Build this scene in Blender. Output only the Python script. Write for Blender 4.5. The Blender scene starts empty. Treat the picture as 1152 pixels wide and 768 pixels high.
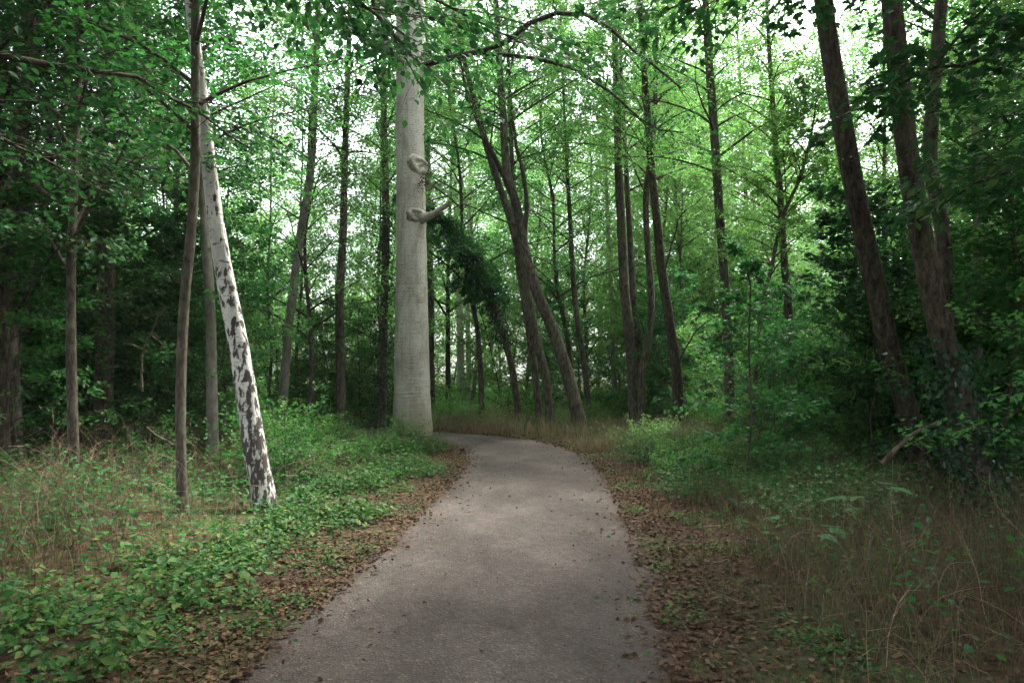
import bpy, math, random
import numpy as np
from mathutils import Vector

# ------------------------------------------------------------------ camera, sky, sun, exposure
S = bpy.context.scene
COL = S.collection
EYE = 1.65
PITCH = math.atan(38.0 / 800.0)
cam_d = bpy.data.cameras.new("camera")
cam_d.sensor_width = 36.0
cam_d.lens = 25.0
cam_d.clip_start = 0.05
cam_d.clip_end = 3000.0
cam = bpy.data.objects.new("camera", cam_d)
cam.location = (0, 0, EYE)
cam.rotation_euler = (math.radians(90) + PITCH, 0, 0)
COL.objects.link(cam)
S.camera = cam

SUN_EL, SUN_AZ = 60.0, 40.0          # azimuth clockwise from +Y (straight ahead)
world = bpy.data.worlds.new("World")
S.world = world
world.use_nodes = True
wn = world.node_tree
bg = wn.nodes["Background"]
sky = wn.nodes.new("ShaderNodeTexSky")
sky.sky_type = 'NISHITA'
sky.sun_disc = False
sky.sun_elevation = math.radians(SUN_EL)
sky.sun_rotation = math.radians(SUN_AZ)
sky.air_density = 1.0
sky.dust_density = 4.0
sky.ozone_density = 1.0
hsv = wn.nodes.new("ShaderNodeHueSaturation")     # thin overcast: a paler sky than the clear one
hsv.inputs['Saturation'].default_value = 0.35
wn.links.new(sky.outputs[0], hsv.inputs['Color'])
wn.links.new(hsv.outputs[0], bg.inputs[0])
bg.inputs[1].default_value = 0.15

sun_d = bpy.data.lights.new("sun", 'SUN')
sun_d.energy = 1.5
sun_d.angle = math.radians(18)
sun_d.color = (1.0, 0.96, 0.9)
sun = bpy.data.objects.new("sun", sun_d)
sd_ = Vector((math.sin(math.radians(SUN_AZ)) * math.cos(math.radians(SUN_EL)),
              math.cos(math.radians(SUN_AZ)) * math.cos(math.radians(SUN_EL)),
              math.sin(math.radians(SUN_EL))))
sun.rotation_euler = sd_.to_track_quat('Z', 'Y').to_euler()
sun.location = (8, 10, 40)
COL.objects.link(sun)

S.view_settings.view_transform = 'Standard'
S.view_settings.look = 'None'
S.view_settings.gamma = 1.0
S.view_settings.use_curve_mapping = False
S.view_settings.exposure = 3.25
S.render.engine = 'CYCLES'
cy = S.cycles
cy.max_bounces = 7
cy.diffuse_bounces = 6
cy.glossy_bounces = 1
cy.transmission_bounces = 2
cy.transparent_max_bounces = 4
cy.volume_bounces = 0
cy.caustics_reflective = False
cy.caustics_refractive = False
cy.use_denoising = True
try:
    cy.denoiser = 'OPENIMAGEDENOISE'
    cy.denoising_input_passes = 'RGB_ALBEDO_NORMAL'
    cy.denoising_prefilter = 'ACCURATE'
except Exception:
    pass
cy.use_adaptive_sampling = True
cy.adaptive_threshold = 0.01
cy.sample_clamp_indirect = 6.0

RNG = np.random.default_rng(7)
random.seed(7)


def unproj(px, py, Y):
    """point at forward distance Y seen at photograph pixel (px, py)"""
    dx = (px - 576.0) / 800.0
    dy = (384.0 - py) / 800.0
    f = math.cos(PITCH) - dy * math.sin(PITCH)
    u = math.sin(PITCH) + dy * math.cos(PITCH)
    return np.array([dx / f * Y, Y, EYE + u / f * Y])


# ------------------------------------------------------------------ materials
def new_mat(name):
    m = bpy.data.materials.new(name)
    m.use_nodes = True
    nt = m.node_tree
    return m, nt, nt.nodes["Principled BSDF"], nt.nodes["Material Output"]


def ramp(nt, stops, interp='LINEAR'):
    r = nt.nodes.new("ShaderNodeValToRGB")
    cr = r.color_ramp
    cr.interpolation = interp
    while len(cr.elements) < len(stops):
        cr.elements.new(0.5)
    for e, (p, c) in zip(cr.elements, stops):
        e.position = p
        e.color = (c[0], c[1], c[2], 1) if not isinstance(c, (int, float)) else (c, c, c, 1)
    return r


def noise(nt, scale, stretch=(1, 1, 1), detail=4, rough=0.6, coord='Object', dist=0.0):
    tc = nt.nodes.new("ShaderNodeTexCoord")
    mp = nt.nodes.new("ShaderNodeMapping")
    mp.inputs['Scale'].default_value = stretch
    n = nt.nodes.new("ShaderNodeTexNoise")
    n.inputs['Scale'].default_value = scale
    n.inputs['Detail'].default_value = detail
    n.inputs['Roughness'].default_value = rough
    n.inputs['Distortion'].default_value = dist
    nt.links.new(tc.outputs[coord], mp.inputs[0])
    nt.links.new(mp.outputs[0], n.inputs['Vector'])
    return n


def mixc(nt, a, b, fac, mode='MIX'):
    m = nt.nodes.new("ShaderNodeMix")
    m.data_type = 'RGBA'
    m.blend_type = mode
    for sock, v in ((m.inputs[6], a), (m.inputs[7], b), (m.inputs[0], fac)):
        if hasattr(v, 'links'):
            nt.links.new(v, sock)
        elif isinstance(v, (int, float)):
            sock.default_value = v
        else:
            sock.default_value = (v[0], v[1], v[2], 1)
    return m.outputs[2]


def bump(nt, bsdf, height, strength, dist=0.02):
    b = nt.nodes.new("ShaderNodeBump")
    b.inputs['Strength'].default_value = strength
    b.inputs['Distance'].default_value = dist
    nt.links.new(height, b.inputs['Height'])
    nt.links.new(b.outputs[0], bsdf.inputs['Normal'])


def leaf_mat(name, cols, trans, rough=0.5, tfac=0.42, hue_var=0.03, val_var=0.5):
    """leaf: colour differs leaf by leaf and tree by tree; light passes through the blade"""
    m, nt, bs, out = new_mat(name)
    geo = nt.nodes.new("ShaderNodeNewGeometry")
    n = len(cols)
    r = ramp(nt, [(i / (n - 1), c) for i, c in enumerate(cols)])
    nt.links.new(geo.outputs['Random Per Island'], r.inputs[0])
    oi = nt.nodes.new("ShaderNodeObjectInfo")
    hs = nt.nodes.new("ShaderNodeHueSaturation")
    mh = nt.nodes.new("ShaderNodeMapRange")
    mh.inputs[3].default_value = 0.5 - hue_var
    mh.inputs[4].default_value = 0.5 + hue_var
    nt.links.new(oi.outputs['Random'], mh.inputs[0])
    nt.links.new(mh.outputs[0], hs.inputs['Hue'])
    big = noise(nt, 0.5, detail=2)
    mv = nt.nodes.new("ShaderNodeMapRange")
    mv.inputs[1].default_value = 0.3
    mv.inputs[2].default_value = 0.7
    mv.inputs[3].default_value = 1.0 - val_var * 0.5
    mv.inputs[4].default_value = 1.0 + val_var * 0.5
    nt.links.new(big.outputs[0], mv.inputs[0])
    nt.links.new(mv.outputs[0], hs.inputs['Value'])
    nt.links.new(r.outputs[0], hs.inputs['Color'])
    nt.links.new(hs.outputs[0], bs.inputs['Base Color'])
    bs.inputs['Roughness'].default_value = rough
    bs.inputs['Specular IOR Level'].default_value = 0.18
    tr = nt.nodes.new("ShaderNodeBsdfTranslucent")
    tc = mixc(nt, hs.outputs[0], trans, 0.6)
    nt.links.new(tc, tr.inputs[0])
    mx = nt.nodes.new("ShaderNodeMixShader")
    mx.inputs[0].default_value = tfac
    nt.links.new(bs.outputs[0], mx.inputs[1])
    nt.links.new(tr.outputs[0], mx.inputs[2])
    nt.links.new(mx.outputs[0], out.inputs[0])
    return m


def bark_mat(name, dark, mid, light, stretch=(9, 9, 1.6), bstr=0.9, moss=0.0):
    m, nt, bs, out = new_mat(name)
    n1 = noise(nt, 1.6, stretch, 6, 0.65, dist=0.4)
    r = ramp(nt, [(0.36, dark), (0.5, mid), (0.66, light)])
    nt.links.new(n1.outputs[0], r.inputs[0])
    n2 = noise(nt, 1.3, (1, 1, .4), 4)
    r2 = ramp(nt, [(0.35, 0.6), (0.65, 1.2)])
    nt.links.new(n2.outputs[0], r2.inputs[0])
    c = mixc(nt, r.outputs[0], r2.outputs[0], 0.8, 'MULTIPLY')
    if moss:
        n3 = noise(nt, 2.0, (1.2, 1.2, .5), 5)
        r3 = ramp(nt, [(0.5, 0.0), (0.68, moss)])
        nt.links.new(n3.outputs[0], r3.inputs[0])
        c = mixc(nt, c, (0.07, 0.10, 0.035), r3.outputs[0])
    nt.links.new(c, bs.inputs['Base Color'])
    bs.inputs['Roughness'].default_value = 0.9
    bs.inputs['Specular IOR Level'].default_value = 0.15
    bump(nt, bs, n1.outputs[0], bstr, 0.03)
    return m


def beech_mat():
    m, nt, bs, out = new_mat("beech_bark")
    n1 = noise(nt, 1.0, (1.3, 1.3, 0.7), 6, 0.6)
    r = ramp(nt, [(0.3, (0.30, 0.28, 0.22)), (0.5, (0.44, 0.415, 0.345)), (0.7, (0.56, 0.53, 0.45))])
    nt.links.new(n1.outputs[0], r.inputs[0])
    ring = noise(nt, 1.0, (2.0, 2.0, 26), 4, 0.7)
    rr = ramp(nt, [(0.34, 0.62), (0.46, 1.0)])
    nt.links.new(ring.outputs[0], rr.inputs[0])
    c = mixc(nt, r.outputs[0], rr.outputs[0], 0.6, 'MULTIPLY')
    st = noise(nt, 1.0, (14, 14, 0.7), 4, 0.6)
    sr = ramp(nt, [(0.36, 0.72), (0.5, 1.0)])
    nt.links.new(st.outputs[0], sr.inputs[0])
    c = mixc(nt, c, sr.outputs[0], 0.6, 'MULTIPLY')
    spk = noise(nt, 1.0, (22, 22, 34), 2, 0.5)
    kr = ramp(nt, [(0.33, 0.35), (0.39, 1.0)])
    nt.links.new(spk.outputs[0], kr.inputs[0])
    c = mixc(nt, c, kr.outputs[0], 0.7, 'MULTIPLY')
    tc = nt.nodes.new("ShaderNodeTexCoord")
    sx = nt.nodes.new("ShaderNodeSeparateXYZ")
    nt.links.new(tc.outputs['Object'], sx.inputs[0])
    # algae and dirt film on the foot of the trunk and down its left flank
    mz = nt.nodes.new("ShaderNodeMapRange")
    mz.inputs[1].default_value = 1.7
    mz.inputs[2].default_value = 0.0
    nt.links.new(sx.outputs['Z'], mz.inputs[0])
    al = noise(nt, 1.0, (3, 3, 1.2), 5, 0.7)
    mu = nt.nodes.new("ShaderNodeMath"); mu.operation = 'MULTIPLY'
    nt.links.new(mz.outputs[0], mu.inputs[0])
    nt.links.new(al.outputs[0], mu.inputs[1])
    ar = ramp(nt, [(0.12, 0.0), (0.5, 0.9)])
    nt.links.new(mu.outputs[0], ar.inputs[0])
    c = mixc(nt, c, (0.15, 0.15, 0.085), ar.outputs[0])
    bl = noise(nt, 1.0, (2.6, 2.6, 1.0), 7, 0.72, dist=.6)
    br = ramp(nt, [(0.50, 0.0), (0.60, 0.55)])
    nt.links.new(bl.outputs[0], br.inputs[0])
    c = mixc(nt, c, (0.23, 0.19, 0.135), br.outputs[0])
    nt.links.new(c, bs.inputs['Base Color'])
    bs.inputs['Roughness'].default_value = 0.8
    bs.inputs['Specular IOR Level'].default_value = 0.2
    hh = nt.nodes.new('ShaderNodeMath'); hh.operation = 'ADD'
    nt.links.new(ring.outputs[0], hh.inputs[0]); nt.links.new(bl.outputs[0], hh.inputs[1])
    bump(nt, bs, hh.outputs[0], 0.6, 0.04)
    return m


def birch_mat():
    m, nt, bs, out = new_mat("birch_bark")
    n0 = noise(nt, 1.0, (4, 4, 2), 5)
    r0 = ramp(nt, [(0.3, (0.30, 0.29, 0.25)), (0.6, (0.55, 0.53, 0.48))])
    nt.links.new(n0.outputs[0], r0.inputs[0])
    # thin horizontal lenticels
    n1 = noise(nt, 1.0, (7, 7, 34), 4, 0.65, dist=.4)
    r1 = ramp(nt, [(0.34, 1.0), (0.42, 0.0)])
    nt.links.new(n1.outputs[0], r1.inputs[0])
    c = mixc(nt, r0.outputs[0], (0.05, 0.045, 0.04), r1.outputs[0])
    # rugged dark fissures, growing towards the foot
    n2a = noise(nt, 1.0, (20, 20, 9), 4, 0.6, dist=0.3)
    tc = nt.nodes.new("ShaderNodeTexCoord")
    mpv = nt.nodes.new("ShaderNodeMapping"); mpv.inputs['Scale'].default_value = (13, 13, 6.5)
    vo = nt.nodes.new("ShaderNodeTexVoronoi"); vo.inputs['Scale'].default_value = 1.0
    nt.links.new(tc.outputs['Object'], mpv.inputs[0]); nt.links.new(mpv.outputs[0], vo.inputs['Vector'])
    mm = nt.nodes.new("ShaderNodeMath"); mm.operation = 'MULTIPLY_ADD'; mm.inputs[1].default_value = -0.34; mm.inputs[2].default_value = 0.17
    nt.links.new(vo.outputs['Distance'], mm.inputs[0])
    n2 = nt.nodes.new("ShaderNodeMath"); n2.operation = 'ADD'
    nt.links.new(n2a.outputs[0], n2.inputs[0]); nt.links.new(mm.outputs[0], n2.inputs[1])
    sx = nt.nodes.new("ShaderNodeSeparateXYZ")
    nt.links.new(tc.outputs['Object'], sx.inputs[0])
    mz = nt.nodes.new("ShaderNodeMapRange")
    mz.inputs[1].default_value = 0.0
    mz.inputs[2].default_value = 3.6
    mz.inputs[3].default_value = 0.13
    mz.inputs[4].default_value = -0.065
    nt.links.new(sx.outputs['Z'], mz.inputs[0])
    ad = nt.nodes.new("ShaderNodeMath"); ad.operation = 'ADD'
    nt.links.new(n2.outputs[0], ad.inputs[0])
    nt.links.new(mz.outputs[0], ad.inputs[1])
    r2 = ramp(nt, [(0.51, 0.0), (0.59, 1.0)])
    nt.links.new(ad.outputs[0], r2.inputs[0])
    c = mixc(nt, c, (0.05, 0.042, 0.036), r2.outputs[0])
    nt.links.new(c, bs.inputs['Base Color'])
    bs.inputs['Roughness'].default_value = 0.75
    bs.inputs['Specular IOR Level'].default_value = 0.25
    bump(nt, bs, ad.outputs[0], 0.7, -0.03)
    return m


M = {}
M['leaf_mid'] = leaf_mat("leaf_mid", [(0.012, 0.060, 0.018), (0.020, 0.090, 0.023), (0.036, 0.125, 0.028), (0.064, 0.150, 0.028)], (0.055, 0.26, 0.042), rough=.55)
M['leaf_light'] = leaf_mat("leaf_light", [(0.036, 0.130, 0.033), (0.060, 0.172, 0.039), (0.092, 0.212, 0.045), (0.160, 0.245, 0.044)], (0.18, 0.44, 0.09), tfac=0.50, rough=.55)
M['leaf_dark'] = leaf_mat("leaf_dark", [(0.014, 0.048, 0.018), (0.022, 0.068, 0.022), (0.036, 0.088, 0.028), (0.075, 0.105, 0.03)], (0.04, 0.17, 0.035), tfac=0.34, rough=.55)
M['leaf_verge'] = leaf_mat("leaf_verge", [(0.012, 0.058, 0.017), (0.019, 0.085, 0.022), (0.028, 0.110, 0.027), (0.040, 0.130, 0.030), (0.085, 0.125, 0.026)], (0.045, 0.20, 0.03), tfac=0.33, rough=.6, val_var=.8)
M['leaf_ivy'] = leaf_mat("leaf_ivy", [(0.010, 0.035, 0.014), (0.016, 0.050, 0.018), (0.024, 0.066, 0.022)], (0.03, 0.09, 0.02), rough=0.35, tfac=0.2)
M['leaf_pale'] = leaf_mat("leaf_pale", [(0.035, 0.12, 0.045), (0.055, 0.16, 0.055)], (0.08, 0.25, 0.05), tfac=0.3, rough=.65)
M['grass_green'] = leaf_mat("grass_green", [(0.045, 0.085, 0.022), (0.07, 0.125, 0.03), (0.11, 0.14, 0.045)], (0.10, 0.20, 0.04), tfac=0.3)
M['grass_dry'] = leaf_mat("grass_dry", [(0.050, 0.034, 0.020), (0.105, 0.072, 0.040), (0.07, 0.058, 0.026), (0.035, 0.045, 0.016)], (0.08, 0.065, 0.025), tfac=0.2, hue_var=0.0, val_var=1.1)
M['grass_straw'] = leaf_mat("grass_straw", [(0.16, 0.12, 0.075), (0.25, 0.19, 0.12), (0.12, 0.13, 0.05), (0.19, 0.15, 0.08)], (0.2, 0.16, 0.08), tfac=0.25, hue_var=0.0, val_var=.8)
M['litter'] = leaf_mat("litter", [(0.030, 0.017, 0.010), (0.055, 0.029, 0.016), (0.085, 0.045, 0.022), (0.13, 0.082, 0.042), (0.05, 0.032, 0.020)], (0.08, 0.045, 0.02), tfac=0.12, hue_var=0.0, rough=0.75, val_var=.9)
M['dead_stem'] = leaf_mat("dead_stem", [(0.12, 0.075, 0.05), (0.20, 0.14, 0.09), (0.28, 0.20, 0.13)], (0.1, 0.08, 0.05), tfac=0.05, hue_var=0.0)
M['bark_brown'] = bark_mat("bark_brown", (0.036, 0.030, 0.023), (0.085, 0.071, 0.054), (0.150, 0.128, 0.100), stretch=(10, 10, 3.4), moss=0.4)
M['bark_red'] = bark_mat("bark_red", (0.020, 0.016, 0.012), (0.056, 0.043, 0.032), (0.105, 0.082, 0.061), stretch=(11, 11, 4.2), bstr=1.0, moss=.25)
M['bark_grey'] = bark_mat("bark_grey", (0.13, 0.115, 0.095), (0.19, 0.17, 0.14), (0.26, 0.235, 0.20), stretch=(5, 5, 2.5), bstr=0.4, moss=0.5)
M['bark_pale'] = bark_mat("bark_pale", (0.26, 0.23, 0.19), (0.40, 0.36, 0.31), (0.5, 0.46, 0.40), stretch=(3, 3, 6), bstr=0.3)
M['twig'] = bark_mat("twig_bark", (0.035, 0.028, 0.022), (0.06, 0.048, 0.038), (0.10, 0.08, 0.06), stretch=(6, 6, 6), bstr=0.3)
M['beech'] = beech_mat()
M['birch'] = birch_mat()
M['deadwood'] = bark_mat("deadwood", (0.04, 0.03, 0.02), (0.085, 0.063, 0.045), (0.14, 0.108, 0.078), stretch=(5, 5, 5), bstr=0.4)


def ground_mat():
    m, nt, bs, out = new_mat("forest_soil")
    n1 = noise(nt, 1.0, (9, 9, 9), 8, 0.7)
    r = ramp(nt, [(0.3, (0.018, 0.013, 0.009)), (0.48, (0.045, 0.028, 0.018)), (0.6, (0.085, 0.05, 0.03)), (0.75, (0.15, 0.10, 0.06))])
    nt.links.new(n1.outputs[0], r.inputs[0])
    n2 = noise(nt, 1.0, (0.8, 0.8, 0.8), 5, 0.65)
    r2 = ramp(nt, [(0.46, 0.0), (0.62, 0.85)])
    nt.links.new(n2.outputs[0], r2.inputs[0])
    c = mixc(nt, r.outputs[0], (0.035, 0.06, 0.02), r2.outputs[0])
    nt.links.new(c, bs.inputs['Base Color'])
    bs.inputs['Roughness'].default_value = 0.95
    bs.inputs['Specular IOR Level'].default_value = 0.1
    bump(nt, bs, n1.outputs[0], 1.0, 0.05)
    return m


def path_mat():
    m, nt, bs, out = new_mat("packed_gravel")
    big = noise(nt, 1.0, (0.9, 0.45, 1), 5, 0.6)
    r = ramp(nt, [(0.34, (0.036, 0.029, 0.023)), (0.5, (0.062, 0.051, 0.042)), (0.66, (0.096, 0.081, 0.068))])
    nt.links.new(big.outputs[0], r.inputs[0])
    med = noise(nt, 1.0, (14, 14, 14), 6, 0.75)
    rm = ramp(nt, [(0.3, 0.55), (0.5, 1.0), (0.7, 1.4)])
    nt.links.new(med.outputs[0], rm.inputs[0])
    c = mixc(nt, r.outputs[0], rm.outputs[0], 0.75, 'MULTIPLY')
    tc = nt.nodes.new("ShaderNodeTexCoord")
    vo = nt.nodes.new("ShaderNodeTexVoronoi")
    vo.inputs['Scale'].default_value = 75
    nt.links.new(tc.outputs['Object'], vo.inputs['Vector'])
    sp = ramp(nt, [(0.0, 0.6), (0.45, 0.9), (0.9, 1.1), (0.98, 2.2)])
    sxx = nt.nodes.new("ShaderNodeSeparateColor")
    nt.links.new(vo.outputs['Color'], sxx.inputs[0])
    nt.links.new(sxx.outputs[0], sp.inputs[0])
    c = mixc(nt, c, sp.outputs[0], 0.6, 'MULTIPLY')
    # soil worked into the margins of the path (edge_soil is 0 in the middle, 1 at the rim)
    at = nt.nodes.new("ShaderNodeAttribute"); at.attribute_name = "edge_soil"
    en = noise(nt, 1.0, (5, 5, 5), 6, 0.7)
    ad = nt.nodes.new("ShaderNodeMath"); ad.operation = 'ADD'
    nt.links.new(at.outputs['Fac'], ad.inputs[0])
    nt.links.new(en.outputs[0], ad.inputs[1])
    er = ramp(nt, [(0.0, 0.0), (0.95, 0.0), (1.0, 0.0)])
    er.color_ramp.elements[1].position = 0.62
    er.color_ramp.elements[2].color = (1, 1, 1, 1)
    h = nt.nodes.new("ShaderNodeMath"); h.operation = 'MULTIPLY'; h.inputs[1].default_value = 0.75
    nt.links.new(ad.outputs[0], h.inputs[0])
    nt.links.new(h.outputs[0], er.inputs[0])
    c = mixc(nt, c, (0.042, 0.028, 0.020), er.outputs[0])
    nt.links.new(c, bs.inputs['Base Color'])
    bs.inputs['Roughness'].default_value = 0.9
    bs.inputs['Specular IOR Level'].default_value = 0.25
    mb = nt.nodes.new("ShaderNodeMath"); mb.operation = 'ADD'
    nt.links.new(med.outputs[0], mb.inputs[0])
    nt.links.new(vo.outputs['Distance'], mb.inputs[1])
    bump(nt, bs, mb.outputs[0], 0.7, 0.012)
    return m


M['knot'] = bark_mat("beech_scar", (0.17, 0.15, 0.11), (0.34, 0.31, 0.25), (0.46, 0.43, 0.36), stretch=(6, 6, 9), bstr=.8)
M['ground'] = ground_mat()
M['path'] = path_mat()


# ------------------------------------------------------------------ mesh building (vectorised)
class Geo:
    def __init__(self):
        self.v, self.q, self.t, self.n = [], [], [], 0
        self.qm, self.tm, self.qs, self.ts = [], [], [], []

    def add(self, v, quads=None, tris=None, mat=0, smooth=False):
        v = np.asarray(v, dtype=np.float32).reshape(-1, 3)
        if quads is not None and len(quads):
            q = np.asarray(quads, dtype=np.int32).reshape(-1, 4) + self.n
            self.q.append(q); self.qm.append(np.full(len(q), mat, np.int32)); self.qs.append(np.full(len(q), smooth, bool))
        if tris is not None and len(tris):
            t = np.asarray(tris, dtype=np.int32).reshape(-1, 3) + self.n
            self.t.append(t); self.tm.append(np.full(len(t), mat, np.int32)); self.ts.append(np.full(len(t), smooth, bool))
        self.v.append(v)
        self.n += len(v)

    def mesh(self, name, mats):
        me = bpy.data.meshes.new(name)
        v = np.concatenate(self.v)
        q = np.concatenate(self.q) if self.q else np.zeros((0, 4), np.int32)
        t = np.concatenate(self.t) if self.t else np.zeros((0, 3), np.int32)
        me.vertices.add(len(v))
        me.vertices.foreach_set("co", v.ravel())
        loops = np.concatenate([q.ravel(), t.ravel()]).astype(np.int32)
        me.loops.add(len(loops))
        me.loops.foreach_set("vertex_index", loops)
        me.polygons.add(len(q) + len(t))
        start = np.concatenate([np.arange(len(q)) * 4, len(q) * 4 + np.arange(len(t)) * 3]).astype(np.int32)
        me.polygons.foreach_set("loop_start", start)
        me.polygons.foreach_set("loop_total", np.concatenate([np.full(len(q), 4), np.full(len(t), 3)]).astype(np.int32))
        mi = np.concatenate(self.qm + self.tm) if (self.qm or self.tm) else np.zeros(0, np.int32)
        sm = np.concatenate(self.qs + self.ts) if (self.qs or self.ts) else np.zeros(0, bool)
        me.polygons.foreach_set("material_index", mi)
        me.polygons.foreach_set("use_smooth", sm)
        for m in mats:
            me.materials.append(m)
        me.update(calc_edges=True)
        return me


def unit(a):
    return a / np.maximum(np.linalg.norm(a, axis=-1, keepdims=True), 1e-9)


def tubes(geo, C, R, sides=5, mat=0, wob=None):
    """C (n,k,3) centre lines, R (n,k) radii -> n separate tubes"""
    C = np.asarray(C, float); R = np.asarray(R, float)
    n, k, _ = C.shape
    T = unit(np.gradient(C, axis=1))
    ref = np.where(np.abs(T[:, :1, 2:3]) > 0.8, np.array([1.0, 0, 0]), np.array([0, 0, 1.0]))
    ref = np.broadcast_to(ref, T.shape)
    A = unit(np.cross(T, ref)); B = np.cross(T, A)
    th = np.arange(sides) / sides * 2 * np.pi
    rr = R[:, :, None] * (np.ones(sides) if wob is None else wob)
    V = C[:, :, None, :] + rr[..., None] * (np.cos(th)[None, None, :, None] * A[:, :, None, :] + np.sin(th)[None, None, :, None] * B[:, :, None, :])
    i = np.arange(k - 1)[:, None]; j = np.arange(sides)[None, :]; j2 = (j + 1) % sides
    q = np.stack([i * sides + j, i * sides + j2, (i + 1) * sides + j2, (i + 1) * sides + j], -1).reshape(-1, 4)
    Q = (q[None] + (np.arange(n) * k * sides)[:, None, None]).reshape(-1, 4)
    geo.add(V.reshape(-1, 3), Q, None, mat, True)


TPL = {
    # (side, along, up)
    'rhomb': (np.array([(0, 0, 0), (.30, .45, .05), (0, 1, -.04), (-.30, .45, .05)]), [], [(0, 1, 2), (0, 2, 3)]),
    'ovate': (np.array([(0, 0, 0), (.24, .22, .05), (.33, .48, .06), (.17, .80, .0), (0, 1.0, -.10), (-.17, .80, .0), (-.33, .48, .06), (-.24, .22, .05), (0, .5, -.02)]),
              [], [(0, 1, 8), (1, 2, 8), (2, 3, 8), (3, 4, 8), (4, 5, 8), (5, 6, 8), (6, 7, 8), (7, 0, 8)]),
    'lobed': (np.array([(0, 0, 0), (.22, -.04, .0), (.42, .10, .02), (.30, .26, .03), (.55, .50, -.04), (.24, .52, .03), (.20, .74, .0), (0, 1.0, -.08),
                        (-.20, .74, .0), (-.24, .52, .03), (-.55, .50, -.04), (-.30, .26, .03), (-.42, .10, .02), (-.22, -.04, .0), (0, .38, -.03)]),
              [], [(a, (a + 1) % 14, 14) for a in range(14)]),
}


def leaves(geo, pos, axis, nrm, size, kind='rhomb', mat=0, aspect=1.0):
    tv, _, tt = TPL[kind]
    tt = np.array(tt)
    a = unit(axis)
    n = nrm - (nrm * a).sum(-1, keepdims=True) * a
    n = unit(n)
    s = np.cross(a, n)
    sz = np.broadcast_to(np.asarray(size), (len(pos),))[:, None, None]
    V = pos[:, None, :] + sz * (tv[None, :, 0:1] * aspect * s[:, None, :] + tv[None, :, 1:2] * a[:, None, :] + tv[None, :, 2:3] * n[:, None, :])
    F = (tt[None] + (np.arange(len(pos)) * len(tv))[:, None, None]).reshape(-1, 3)
    geo.add(V.reshape(-1, 3), None, F, mat, False)


def resample(P, k):
    P = np.asarray(P, float)
    seg = np.linalg.norm(np.diff(P, axis=0), axis=1)
    s = np.concatenate([[0], np.cumsum(seg)])
    # Catmull-Rom through the points
    u = np.linspace(0, s[-1], k)
    out = np.empty((k, P.shape[1]))
    Pe = np.vstack([2 * P[0] - P[1], P, 2 * P[-1] - P[-2]])
    idx = np.clip(np.searchsorted(s, u, 'right') - 1, 0, len(P) - 2)
    t = ((u - s[idx]) / np.maximum(seg[idx], 1e-9))[:, None]
    p0, p1, p2, p3 = Pe[idx], Pe[idx + 1], Pe[idx + 2], Pe[idx + 3]
    out = 0.5 * ((2 * p1) + (-p0 + p2) * t + (2 * p0 - 5 * p1 + 4 * p2 - p3) * t ** 2 + (-p0 + 3 * p1 - 3 * p2 + p3) * t ** 3)
    return out


def trunk_geo(rng, path, r0, r1, sides=12, spacing=0.3, flare=0.5, rough=0.05, taper=0.8, vis=None):
    L = np.linalg.norm(np.diff(path, axis=0), axis=1).sum()
    k = max(6, int(L / spacing))
    C = resample(path, k)
    t = np.linspace(0, 1, k)
    R = r0 + (r1 - r0) * t ** taper
    h = t * L
    if vis:
        R = np.interp(C[:, 2], [0, vis[0], max(C[-1, 2], vis[0] + .1)], [r0, vis[1], max(.012, vis[1] * .2)])
    R = R * (1 + flare * np.exp(-h / (r0 * 2.2)))
    g = Geo()
    th = np.arange(sides) / sides * 2 * np.pi
    ph = rng.uniform(0, 6.28, 3)
    wob = 1 + rough * (np.sin(2 * th[None] + ph[0] + h[:, None] * .5) + .6 * np.sin(3 * th[None] + ph[1] - h[:, None] * .8) + .4 * np.sin(5 * th[None] + ph[2]))
    wob = wob + (flare * 0.45 * np.exp(-h / (r0 * 1.6)))[:, None] * np.maximum(0, np.sin(5 * th + ph[2]))[None]
    wob = wob * (1 + 0.015 * rng.standard_normal((k, sides)))
    tubes(g, C[None], R[None], sides, 0, wob[None])
    return g, C, R


def make_limbs(rng, C, R, h0, h1, n, L, elev=(35, 8), k=7, az0=None, prof=0.6):
    """limb centre lines leaving the trunk line C between fractions h0 and h1"""
    K = len(C)
    f = h0 + (h1 - h0) * (np.arange(n) + rng.uniform(0, 1, n)) / n
    fi = f * (K - 1)
    i0 = np.clip(fi.astype(int), 0, K - 2)
    fr = (fi - i0)[:, None]
    P = C[i0] * (1 - fr) + C[i0 + 1] * fr
    tr = R[i0]
    az = (az0 if az0 is not None else rng.uniform(0, 6.28)) + np.arange(n) * 2.399 + rng.normal(0, .4, n)
    rel = (f - h0) / max(h1 - h0, 1e-6)
    len_ = L * (1 - prof * rel ** 1.6) * rng.uniform(.65, 1.15, n)
    s = np.linspace(0, 1, k)
    e = np.radians(elev[0] * (1 - s)[None] + elev[1] * s[None] + rng.normal(0, 9, (n, 1)) + rel[:, None] * 18)
    e = e + np.cumsum(rng.normal(0, .06, (n, k)), 1)
    a = az[:, None] + np.cumsum(rng.normal(0, .10, (n, k)), 1)
    d = np.stack([np.cos(a) * np.cos(e), np.sin(a) * np.cos(e), np.sin(e)], -1)
    step = (len_ / (k - 1))[:, None, None]
    pts = np.concatenate([np.zeros((n, 1, 3)), np.cumsum(d[:, :-1] * step, 1)], 1) + P[:, None]
    rr = np.minimum(tr * .55, .010 + .0115 * len_)
    RR = rr[:, None] * (1 - s[None] * .85)
    return pts, RR


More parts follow.
